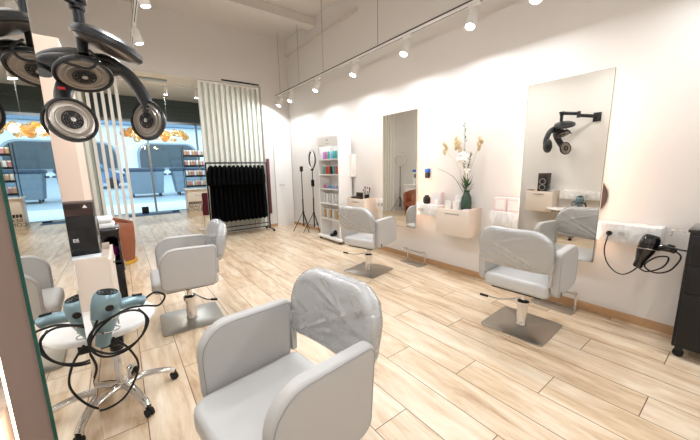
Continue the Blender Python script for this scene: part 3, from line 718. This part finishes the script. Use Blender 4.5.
rows = [(5, 'tall', ['mauve', 'pinkT', 'tealB', 'sky', 'tealB', 'tealB', 'mauve'], 'top', 7), (4, 'tall', ['tealB', 'redB', 'redB', 'black', 'tealB', 'redB', 'pinkT'], 'second', 7),
        (3, 'jar', ['pinkT', 'mauve', 'tealB', 'mauve', 'sky', 'redB'], 'third', 6), (2, 'carton', ['pack2', 'cup', 'pack2', 'cup', 'pack2', 'cup'], 'fourth', 6), (1, 'carton', ['pack1', 'pack2', 'pack1', 'pack2', 'pack1', 'pack2'], 'fifth', 6)]
CN = dict(mauve='mauve', pinkT='pink', tealB='teal', sky='pale blue', redB='coral', black='black', pack2='pale', cup='white', pack1='amber')
protos = {}
for si, kind, cols, nm, n in rows:
    for i in range(n):
        key = (kind, cols[i]); y = 5.04+.26-i*.52/(n-1); loc = (3.33, y, SZ[si]+(.0))
        if key not in protos: protos[key] = bottle_proto(kind, cols[i]); o = protos[key]; o.location = loc
        else: o = dup(protos[key], loc)
        kn = {'tall': 'bottle', 'jar': 'round jar', 'carton': 'slim carton'}[kind]
        o['category'] = {'tall': 'bottle', 'jar': 'jar', 'carton': 'carton'}[kind]
        pos = ('leftmost in the row' if i == 0 else 'rightmost in the row' if i == n-1 else ['', 'second', 'third', 'fourth', 'fifth', 'sixth'][i]+' from the left')
        o['label'] = '%s %s on the %s shelf of the white tower, %s' % (CN[cols[i]], kn, nm, pos); o['group'] = {'tall': 'bottles on the tower', 'jar': 'jars on the tower', 'carton': 'cartons on the tower'}[kind]
o = obj('shoe_pair', (lambda b: (ball(b, (0, .0, .04), 1, 14, (.09, .04, .04)), ball(b, (0.04, 0, .07), 1, 12, (.045, .035, .05)), b)[-1])(B()), 'black', loc=(3.30, 4.98, .10)); tag(o, 'black hair tool lying on the bottom shelf of the white tower', 'hair tool')

# ------------------------------------------------------------------ tripods
def tripod(t, h, sp, r=.010):
    obj('pole', cyl(B(), (0, 0, .12), (0, 0, h), r), 'black', t); obj('pole_lower', cyl(B(), (0, 0, .12), (0, 0, h*.55), r*1.5), 'black', t)
    obj('collar', cyl(B(), (0, 0, .42), (0, 0, .47), r*2.4), 'black', t)
    for k in range(3):
        a = k*2*PI/3+.5; e = Vector((math.cos(a)*sp, math.sin(a)*sp, .01))
        l = obj('leg', tube(B(), [(e.x*.06, e.y*.06, .44), e], .008, 8), 'black', t); obj('foot', ball(B(), (e.x, e.y, .012), .012, 8), 'rubber', l)
        obj('brace', tube(B(), [(0, 0, .16), (e.x*.55, e.y*.55, .2)], .005, 6), 'black', t)
t = thing('light_stand', 'thin black tripod stand without a ring, left of the ring light', 'tripod stand', (3.33, 6.28, 0)); tripod(t, 1.38, .24); obj('phone_clamp', box(B(), -.03, .03, -.03, .03, 1.38, 1.5, .01), 'black', t)
rl = thing('ring_light', 'black ring light on a tripod beside the white shelf tower', 'ring light', (3.44, 5.98, 0)); tripod(rl, 1.45, .25)
b = B(); ring(b, (0, 0, 1.64), .185, .022, (.95, -.15, .0), 40, 10); obj('ring', b, 'black', rl)
b = B(); ring(b, (-.014, .002, 1.64), .185, .014, (.95, -.15, .0), 40, 8); obj('diffuser', b, 'cup', rl)
obj('ring_mount', box(B(), -.02, .02, -.03, .03, 1.40, 1.48, .006), 'black', rl); obj('power_pack', box(B(), -.025, .025, -.04, .04, 1.05, 1.2, .008), 'black', rl)
rl2 = thing('ring_light', 'ring light on a tripod seen reflected in the far wall mirror', 'ring light', (-.66, 7.08, 0)); tripod(rl2, 1.45, .3)
b = B(); ring(b, (0, 0, 1.66), .19, .022, (.9, -.45, .0), 40, 10); obj('ring', b, 'black', rl2)
b = B(); ring(b, (.014, -.008, 1.66), .19, .014, (.9, -.45, .0), 40, 8); obj('diffuser', b, 'cup', rl2)

# ------------------------------------------------------------------ clothes rack
rk = thing('clothes_rack', 'black metal clothes rail on feet in front of the slatted divider', 'clothes rack', (2.13, 6.98, 0), math.radians(0))
hw = .66
obj('top_rail', cyl(B(), (-hw, 0, 1.60), (hw, 0, 1.60), .016), 'black', rk)
for s in (-1, 1):
    obj('upright', cyl(B(), (s*hw, 0, .05), (s*hw, 0, 1.6), .015), 'black', rk)
    f = obj('foot', cyl(B(), (s*hw, -.24, .05), (s*hw, .24, .05), .014), 'black', rk)
    for q in (-1, 1): obj('foot_cap', ball(B(), (s*hw, q*.23, .03), .03, 10), 'rubber', f)
obj('bottom_rail', cyl(B(), (-hw, 0, .1), (hw, 0, .1), .012), 'black', rk)
obj('lower_rail', cyl(B(), (-hw, .0, .19), (hw, .0, .19), .010), 'black', rk)
def garment():
    t = thing('salon_gown', 'x', 'gown')
    b = B(); ring(b, (0, 0, .012), .02, .0035, (1, 0, 0), 12, 6, .75)
    tube(b, [(0, -.0, -.01), (0, 0, -.04)], .003, 6); tube(b, smoothpath([(0, -.19, -.12), (0, -.06, -.06), (0, 0, -.04), (0, .06, -.06), (0, .19, -.12)], 4), .006, 8)
    obj('hanger', b, 'black', t)
    b = B(); N = 28; rows_ = [(-.055, .07, .03), (-.09, .19, .032), (-.14, .23, .034), (-.3, .205, .036), (-.6, .225, .040), (-.95, .24, .044), (-1.25, .25, .046)]
    V = []
    for z, w, d in rows_:
        V.append([b.verts.new((d*math.sin(2*PI*k/N)*(1+.35*math.sin(7*2*PI*k/N)*min(1, -z)), w*math.cos(2*PI*k/N), z+.01*math.sin(3*2*PI*k/N)*(-z))) for k in range(N)])
    for a, c in zip(V, V[1:]):
        for k in range(N): b.faces.new((a[k], a[(k+1) % N], c[(k+1) % N], c[k]))
    b.faces.new(V[0]); b.faces.new(V[-1]); g = obj('gown_body', b, 'cloth', t, smooth=80)
    for s in (-1, 1):
        obj('sleeve', tube(B(), smoothpath([(0, s*.17, -.11), (0, s*.23, -.2), (.0, s*.27, -.36), (.0, s*.285, -.46)], 4), [.03]*2+[.035]*4+[.042]*7, 12, r2=[.045]*4+[.06]*9), 'cloth', g, smooth=80)
    return t
g0 = garment(); n = 13
for i in range(n):
    x = 2.13-.56+i*1.12/(n-1); z = 1.598; loc = (x, 6.98, z)
    lab = 'black gown on a hanger at the left end of the rail' if i == 0 else 'black gown on a hanger at the right end of the rail' if i == n-1 else 'black salon gown hanging among the others in the middle of the rail'
    rz = math.radians(-24)
    if i == 0: g0.location = loc; g0.rotation_euler.z = rz; g0['label'] = lab; g0['group'] = 'black gowns on the rail'
    else: dup(g0, loc, rz, lab, 'black gowns on the rail')
o = obj('wine_garment', (lambda b: (tube(b, smoothpath([(0, .03, .89), (0, -.02, .885), (.0, -.05, .6), (.0, -.05, .38)], 4), [.05]*3+[.07]*5+[.09]*5, 14, r2=[.01]*5+[.03]*8), b)[-1])(B()), 'wine', loc=(1.60, 8.0, .0)); tag(o, 'wine red cloth draped over the edge of the small round side table', 'cloth')
o = tag(obj('side_table', (lambda b: (cyl(b, (0, 0, 0), (0, 0, .02), .14, 24), cyl(b, (0, 0, .02), (0, 0, .85), .015), cyl(b, (0, 0, .85), (0, 0, .88), .15, 28), b)[-1])(B()), 'cream', loc=(1.57, 8.15, 0)), 'small round side table left of the clothes rail', 'side table')
o = tag(obj('wall_banner', box(B(), -.035, .035, -.01, .01, 0, 1.35, .002), 'red', loc=(2.95, 7.28, .35)), 'narrow dark red printed strip at the right end of the rail', 'banner')

# ------------------------------------------------------------------ hooded dryer (climazon)
cz = thing('hooded_dryer', 'charcoal hooded hair dryer with round heater heads on curved arms, hanging at upper left', 'hair dryer', (-.08, 2.35, 2.02))
def head(c, nrm, R, dep=.045, name='heater_head'):
    n_ = Vector(nrm).normalized(); c = Vector(c)
    h = obj(name, lathe(B(), [(0, -dep), (R*.55, -dep*.95), (R*.9, -dep*.6), (R, -dep*.15), (R, .006), (R*.985, .012), (R*.9, .010), (R*.88, .0), (0, 0)], 40, c, n_), 'dark', cz)
    rf = B(); prof = []
    lathe(rf, [(R*.88, .002), (R*.84, .008), (R*.72, .002), (R*.5, .004), (R*.36, .006), (R*.34, .0), (0, .0)], 40, c, n_)
    obj('reflector', rf, 'reflector', h)
    g = B()
    for q in (.78, .60): ring(g, c+n_*.009, R*q, .0018, n_, 40, 5)
    obj('quartz_rings', g, 'steel', h)
    g = B(); d, s, u = frame(n_)
    for q in (.38, .29, .20): ring(g, c+n_*.013, R*q, .0035, n_, 28, 6)
    for k in range(10):
        a = 2*PI*k/10; e = (s*math.cos(a)+u*math.sin(a))
        tube(g, [c+n_*.013+e*R*.08, c+n_*.013+e*R*.38], .003, 5)
    obj('fan_grille', g, 'black', h)
    obj('hub_cap', lathe(B(), [(R*.11, 0), (R*.1, .018), (0, .02)], 20, c, n_), 'steel', h)
    return h
A = (.275, .12, -.24); Bc = (-.09, -.05, -.285); Cc = (-.01, .0, -.03)
head(A, (-.75, -.65, .05), .128); head(Bc, (.42, -.88, .12), .12); head(Cc, (.1, -.45, -.89), .135)
# top saucer
sa = obj('top_saucer', lathe(B(), [(0, -.022), (.09, -.020), (.158, -.014), (.168, .0), (.158, .024), (.12, .046), (.05, .058), (0, .060)], 44, (.115, -.07, .125), (.36, -.12, .92)), 'dark', cz)
obj('saucer_underside', lathe(B(), [(.148, -.017), (.14, -.021), (.08, -.026), (0, -.027)], 40, (.115, -.07, .125), (.36, -.12, .92)), 'reflector', sa)
def carm(pts, r, r2): obj('curved_arm', tube(B(), smoothpath(pts, 7), r, 16, r2=r2), 'dark', cz)
carm([(.0, .08, .06), (.09, .10, .09), (.20, .13, .03), (.27, .15, -.09), (.29, .155, -.2)], .05, .036)
carm([(-.03, .10, .03), (-.09, .12, -.04), (-.12, .08, -.14), (-.11, .01, -.24)], .055, .04)
carm([(-.2, .1, -.02), (-.17, .12, .05), (-.08, .12, .09), (.02, .1, .09)], .06, .045)
obj('hub', ball(B(), (-.02, .07, .035), 1, 24, (.19, .11, .055)), 'dark', cz)
obj('drop_pole', cyl(B(), (.0, .03, .09), (.005, .03, .34), .026), 'darkm', cz)
obj('pole_joint', lathe(B(), [(.0, .315), (.034, .317), (.036, .322), (.036, .335), (.03, .34), (.03, .35), (.045, .355), (.045, .385), (0, .39)], 24, (.003, .03, 0)), 'black', cz)
obj('cable', tube(B(), smoothpath([(.03, -.02, .1), (.06, -.12, .03), (.02, -.16, -.03), (-.08, -.1, .0), (-.1, -.02, .04)], 6), .007, 8), 'rubber', cz)
obj('red_switch', box(B(), -.13, -.10, -.012, .0, -.12, -.108, .002), mat('red_lamp', (200, 30, 20), .4), cz)
obj('swing_arm', (lambda b: (tube(b, [(.0, .03, .36), (-.12, -.2, .33)], .018, 12, r2=.03), tube(b, [(-.12, -.2, .30), (-.34, -.42, .27)], .018, 12, r2=.03), b)[-1])(B()), 'darkm', cz)
obj('arm_joint', cyl(B(), (-.12, -.2, .26), (-.12, -.2, .37), .03), 'black', cz)
obj('wall_plate', box(B(), -.37, -.335, -.48, -.36, .18, .34, .006), 'black', cz)

# ------------------------------------------------------------------ trolley with dryer (left)
tc_ = Vector((-.135, 2.29, 0))
st = thing('dryer_trolley', 'chrome five legged rolling trolley with a white round tray at left', 'salon trolley', tc_)
for k in range(5):
    a = math.radians(6+72*k); R = .285; d = Vector((math.cos(a), math.sin(a), 0))
    l = obj('leg', tube(B(), smoothpath([d*.02+Vector((0, 0, .115)), d*.12+Vector((0, 0, .118)), d*.22+Vector((0, 0, .095)), d*R+Vector((0, 0, .062))], 5), [.030-.0007*i for i in range(16)], 12, r2=.019), 'chrome', st)
    s = Vector((-d.y, d.x, 0))
    c = obj('caster', (lambda b: (cyl(b, d*R+s*.006+Vector((0, 0, .024)), d*R+s*.02+Vector((0, 0, .024)), .024, 18), cyl(b, d*R-s*.02+Vector((0, 0, .024)), d*R-s*.006+Vector((0, 0, .024)), .024, 18), b)[-1])(B()), 'rubber', l)
    obj('caster_fork', box(B(), -.014, .014, -.006, .006, .02, .066, .003), 'black', l, loc=d*R, rot=(0, 0, a))
obj('hub', lathe(B(), [(0, .09), (.035, .092), (.04, .105), (.036, .135), (.024, .145)], 24), 'chrome', st)
obj('column', lathe(B(), [(.03, .14), (.03, .36), (.026, .37), (.016, .372), (.016, .59)], 24), 'chrome', st)
obj('column_collar', lathe(B(), [(.031, .355), (.036, .36), (.036, .385), (.03, .39)], 24), 'black', st)
to = [(.22*math.cos(2*PI*k/40), .26*math.sin(2*PI*k/40)) for k in range(40)]
obj('tray', pillow(B(), to, .03, .012, lambda x, y, h: Vector((x+.0, y-.05, .58+h)), -.004, 3, 4), 'white', st)
b = B(); ring(b, (-.008, -.315, .63), .052, .004, (.1, .1, 1)); ring(b, (-.008, -.315, .70), .058, .004, (.1, .1, 1))
tube(b, [(.0, -.26, .63), (.0, -.24, .60)], .005); tube(b, [(.04, -.275, .70), (.04, -.275, .63)], .004); obj('dryer_ring', b, 'chrome', st)
obj('ring_bracket', box(B(), -.05, .05, -.3, -.2, .52, .575, .006), 'darkm', st)
dl = thing('hair_dryer', 'blue grey hair dryer standing nose down in the chrome trolley ring', 'hair dryer', (-.14, 1.975, .725))
dl.rotation_euler = (math.radians(4), math.radians(10), math.radians(8)); hair_dryer(dl, 'teal')
dl.scale = (1.35, 1.35, 1.35)
cbm = B()
loops = [[(.12, 0, .03), (.16, 0, .06), (.2, 0, .04), (.18, .0, .0), (.12, -.02, .015), (.05, -.05, .02), (-.02, -.06, -.03), (-.045, -.06, -.10), (.0, -.065, -.15), (.07, -.065, -.14), (.12, -.06, -.08), (.12, -.05, -.01), (.06, -.06, .02), (-.03, -.065, -.02), (-.05, -.065, -.09), (.02, -.07, -.14), (.10, -.065, -.11), (.135, -.05, -.04), (.1, -.03, .01)],
         [(-.03, -.06, .0), (-.05, -.06, -.1), (-.02, -.05, -.2), (-.04, -.06, -.3), (.0, -.05, -.38), (.08, -.04, -.36), (.12, -.03, -.25), (.08, -.05, -.15), (.02, -.06, -.08)]]
for l in loops: tube(cbm, smoothpath(l, 7), .0042, 8)
obj('power_cable', cbm, 'rubber', dl)

# ------------------------------------------------------------------ left drawer unit items
sb = thing('loudspeaker', 'black box loudspeaker with white lettering on the left drawer unit', 'loudspeaker', (-.245, 2.64, .88))
obj('cabinet', box(B(), -.075, .085, -.09, .09, 0, .30, .006), 'black', sb)
for z in (.10, .22):
    f = obj('cone_ring', lathe(B(), [(.06, 0), (.06, .008), (.05, .008), (.0, -.0)], 28, (.085, 0, z), (1, 0, 0)), 'steel', sb); obj('cone', lathe(B(), [(.046, .009), (.02, .004), (.012, .012), (0, .014)], 24, (.085, 0, z), (1, 0, 0)), 'black', f)
text_mesh('lettering', 'EE', .03, 'text', sb, (-.02, -.0915, .145), (PI/2, 0, 0))
am = thing('audio_amplifier', 'dark box with grille and warning mark on top of the loudspeaker', 'amplifier', (-.245, 2.64, 1.18))
obj('case', box(B(), -.075, .085, -.09, .09, 0, .085, .004), 'brown', am)
b = B()
for k in range(8): box(b, -.068+k*.012, -.061+k*.012, -.093, -.09, .045, .075)
obj('grille', b, 'black', am, smooth=0); obj('warning_mark', prism(B(), [(.035, .05), (.06, .05), (.0475, .072)], lambda x, y, h: Vector((x, h, y)), -.092, -.09), 'text', am)
tag(obj('flat_tray', box(B(), -.13, .13, -.05, .05, 0, .004, .001), 'pack2', loc=(-.28, 2.49, .925-.0)), 'flat white paper sheets along the front edge of the left drawer unit', 'papers')

# black trolley with towels
bt = thing('black_trolley', 'black open fronted salon trolley with towels on top, behind the left drawer unit', 'salon trolley', (-.215, 3.56, 0)); bt.scale = (1, 1, 1.075)
b = B(); box(b, -.155, -.14, -.17, .17, .07, .86); box(b, .14, .155, -.17, .17, .07, .86); box(b, -.14, .14, .155, .17, .07, .86)
obj('side_panels', b, 'gloss', bt, smooth=0); obj('top', box(B(), -.16, .16, -.175, .175, .86, .885, .008), 'gloss', bt)
for z in (.07, .36, .60): obj('shelf', box(B(), -.14, .14, -.17, .155, z, z+.015), 'black', bt, smooth=0)
obj('front_panel', box(B(), -.14, .14, -.175, -.16, .10, .58, .003), 'black', bt)
obj('latch', box(B(), .155, .17, -.16, -.1, .52, .60, .004), 'chrome', bt)
for sx in (-.12, .12):
    for sy in (-.13, .13): obj('caster', cyl(B(), (sx-.015, sy, .035), (sx+.015, sy, .035), .035, 16), 'rubber', bt)
for x, lab in ((-.275, 'left'), (-.14, 'right')):
    o = obj('round_bowl', lathe(B(), [(0, 0), (.03, 0), (.055, .03), (.062, .07), (.055, .11), (.03, .13), (0, .135)], 24, (0, 0, 0)), 'purple', loc=(x, 3.47, .662)); tag(o, 'shiny purple round hair bowl on the black trolley shelf, %s one' % lab, 'bowl', 'purple bowls on the black trolley')
for i, (x, y, z, w, h) in enumerate(((-.215, 3.56, .952, .13, .05), (-.215, 3.56, 1.004, .12, .045), (-.265, 3.56, 1.051, .05, .05))):
    o = obj('folded_towel', box(B(), -w, w, -.11, .11, 0, h, .018, 4), 'towel', loc=(x, y, z)); tag(o, ('bottom folded white towel on the black trolley', 'upper folded white towel on the black trolley', 'small rolled white towel topmost on the black trolley')[i], 'towel', 'white towels')

# brown armchair
ac = thing('barrel_armchair', 'cognac brown leather barrel armchair on a yellow base near the entrance', 'armchair', (-.17, 6.05, 0))
b = B(); N = 30; inn = []; R0, R1 = .30, .23
cols = []
for k in range(N+1):
    a = math.radians(-150+300*k/N)+PI*.5+PI; top = .62+.16*(.5+.5*math.cos(math.radians(-150+300*k/N)*.9))
    cs, sn = math.cos(a-PI/2), math.sin(a-PI/2)
    cols.append([b.verts.new((r*cs, r*sn, z)) for r, z in ((R0*.86, .06), (R0, .35), (R0*1.03, top-.03), (R0*.98, top), (R1*1.08, top), (R1*1.02, top-.04), (R1, .40), (R1, .06))])
for c0, c1 in zip(cols, cols[1:]):
    for j in range(8): b.faces.new((c0[j], c0[(j+1) % 8], c1[(j+1) % 8], c1[j]))
b.faces.new(cols[0]); b.faces.new(cols[-1][::-1]); obj('shell', b, 'tan', ac)
obj('seat_cushion', lathe(B(), [(0, .30), (.22, .30), (.228, .32), (.228, .39), (.2, .42), (0, .43)], 30), 'tan', ac)
obj('base_ring', lathe(B(), [(0, 0), (.255, 0), (.26, .01), (.26, .055), (.255, .06), (0, .06)], 36), 'yellow', ac)

# white console with device (visible in far mirror)
cn = thing('reception_counter', 'white counter seen only reflected in the far wall mirror', 'counter', (-.70, 6.3, 0)); obj('counter_body', box(B(), -.26, .2, -.42, .42, 0, .86, .01), 'white', cn); obj('counter_top', box(B(), -.26, .24, -.45, .45, .86, .9, .006), 'white', cn)
pd = thing('card_display', 'white upright device with a blue top on the counter, seen in the far mirror', 'device', (-.7, 6.4, .9)); obj('body', box(B(), -.08, .08, -.1, .1, 0, .38, .01), 'cup', pd); obj('blue_top', box(B(), -.09, .09, -.12, .12, .38, .45, .01), 'blueT', pd); obj('screen', box(B(), .08, .083, -.06, .06, .2, .32), 'sockd', pd)

# ------------------------------------------------------------------ front room
chd = thing('globe_chandelier', 'long cluster of amber glass globes glowing in the shop window', 'chandelier', (.97, 10.3, 2.46))
obj('ceiling_canopy', box(B(), -.4, .4, -.06, .06, ZF-2.50, ZF-2.46, .004), 'steel', chd)
obj('support_bar', cyl(B(), (-.72, 0, .12), (.72, 0, .12), .01), 'steel', chd)
for x in (-.3, .3): obj('suspension_wire', cyl(B(), (x, 0, .12), (x, 0, ZF-2.50), .003, 6), 'steel', chd)
gr = [bmesh.new()]
proto_g = None
for i in range(88):
    x = rnd.uniform(-.76, .76); r = rnd.uniform(.045, .085); e = math.sqrt(max(0, 1-(x/.85)**2))
    p = (x, rnd.uniform(-.16, .16)*e, rnd.uniform(-.16, .16)*e)
    if proto_g is None: b = B(); ball(b, (0, 0, 0), 1, 18); proto_g = obj('glass_globe', b, 'amber', chd, smooth=80); o = proto_g
    else: o = proto_g.copy(); C.objects.link(o); o.parent = chd
    o.location = p; o.scale = (r, r, r)
for x in (-.45, 0, .45):
    ld = bpy.data.lights.new('bulb', 'POINT'); ld.energy = 14; ld.color = (1, .72, .4); ld.shadow_soft_size = .08
    lo = bpy.data.objects.new('bulb', ld); C.objects.link(lo); lo.parent = chd; lo.location = (x, -.05, 0)

dc = thing('display_counter', 'cream display counter under the wire product rack by the window', 'counter', (2.15, 11.5, 0)); obj('counter_body', box(B(), -.42, .5, -.25, .25, 0, .82, .006), 'cream', dc); obj('counter_top', box(B(), -.45, .53, -.28, .28, .82, .86, .004), 'white', dc)
for k_, (w_, z_) in enumerate((('BEAUTY', .27), ('CONCEPT', .155))):
    text_mesh('lettering', w_, .135, 'black', dc, (-.16, -.252, z_), (PI/2, 0, 0))
b = B()
for q in range(8): box(b, -.40+q*.062, -.352+q*.062, -.252, -.25, .345, .43)
obj('lettering_line', b, 'black', dc, smooth=0)
rr = thing('product_rack', 'wire product rack with four shelves on the cream counter', 'rack', (2.15, 11.5, .86))
b = B()
for sx in (-.4, .4):
    for sy in (-.17, .17): cyl(b, (sx, sy, 0), (sx, sy, 1.36), .01, 8)
obj('posts', b, 'darkm', rr)
for z in (.05, .38, .71, 1.04): obj('shelf', (lambda b: (box(b, -.4, .4, -.17, .17, z, z+.008), box(b, -.4, .4, -.175, -.17, z, z+.06), b)[-1])(B()), 'darkm', rr, smooth=0)
pp = {}
for zi, z in enumerate((.05, .38, .71, 1.04)):
    for i in range(9):
        m = ('pack1', 'pack2', 'pack3')[(i*2+zi) % 3]; loc = (2.15-.34+i*.085, 11.42, .86+z+.009)
        if m not in pp:
            t = thing('cosmetic_pack', 'x', 'package'); obj('carton', box(B(), -.03, .03, -.03, .03, 0, .2, .004), m, t); obj('lid', box(B(), -.031, .031, -.031, .031, .17, .205, .003), 'cup', t); pp[m] = t; t.location = loc
        else: t = dup(pp[m], loc)
        t['label'] = 'small %s package on the %s shelf of the wire rack' % ({'pack1': 'amber', 'pack2': 'pale', 'pack3': 'rose'}[m], ('lowest', 'second lowest', 'second highest', 'highest')[zi]); t['group'] = '%s packages on the %s rack shelf' % ({'pack1': 'amber', 'pack2': 'pale', 'pack3': 'rose'}[m], ('lowest', 'second lowest', 'second highest', 'highest')[zi])
tag(obj('doorstop', box(B(), -.1, .1, -.06, .06, 0, .24, .01), 'black', loc=(.6, 12.75, 0)), 'black block on the floor at the middle of the entrance', 'doorstop')
tag(obj('doorstop', box(B(), -.11, .11, -.05, .05, 0, .05, .01), 'black', loc=(1.5, 12.55, 0)), 'low flat black wedge on the floor near the display counter', 'doorstop')
tag(obj('entrance_mat', box(B(), .1, 1.6, -.3, .3, 0, .01, .003), 'matc', loc=(0, 12.35, 0)), 'dark blue entrance mat inside the shop window', 'mat')

# ------------------------------------------------------------------ world, camera
w = bpy.data.worlds.new('World'); bpy.context.scene.world = w; w.use_nodes = True
bg = w.node_tree.nodes['Background']; bg.inputs['Color'].default_value = (.60, .82, 1.0, 1); bg.inputs['Strength'].default_value = 2.7

sl = bpy.data.lights.new('overcast_daylight', 'SUN'); sl.energy = 1.5; sl.angle = math.radians(50); sl.color = (.78, .9, 1)
so = bpy.data.objects.new('overcast_daylight', sl); C.objects.link(so); so.rotation_euler = (math.radians(-48), 0, math.radians(10))
cam = bpy.data.cameras.new('camera'); co = bpy.data.objects.new('camera', cam); C.objects.link(co)
cam.sensor_width = 36; cam.lens = 304.9/700*36; cam.clip_start = .02; cam.clip_end = 200
yaw, pitch, roll = map(math.radians, (36.7, -9.75, -1.1))
f = Vector((math.sin(yaw)*math.cos(pitch), math.cos(yaw)*math.cos(pitch), math.sin(pitch))); r = Vector((math.cos(yaw), -math.sin(yaw), 0)); u = r.cross(f)
r2 = r*math.cos(roll)+u*math.sin(roll); u2 = -r*math.sin(roll)+u*math.cos(roll)
M = Matrix((r2, u2, -f)).transposed().to_4x4(); M.translation = Vector((0, 0, 1.45)); co.matrix_world = M
sc = bpy.context.scene; sc.camera = co
sc.view_settings.view_transform = 'Standard'; sc.view_settings.look = 'None'; sc.view_settings.gamma = 1; sc.view_settings.use_curve_mapping = False
sc.view_settings.exposure = 0.3
sc.cycles.max_bounces = 10; sc.cycles.diffuse_bounces = 5; sc.cycles.transparent_max_bounces = 16; sc.cycles.sample_clamp_indirect = 6
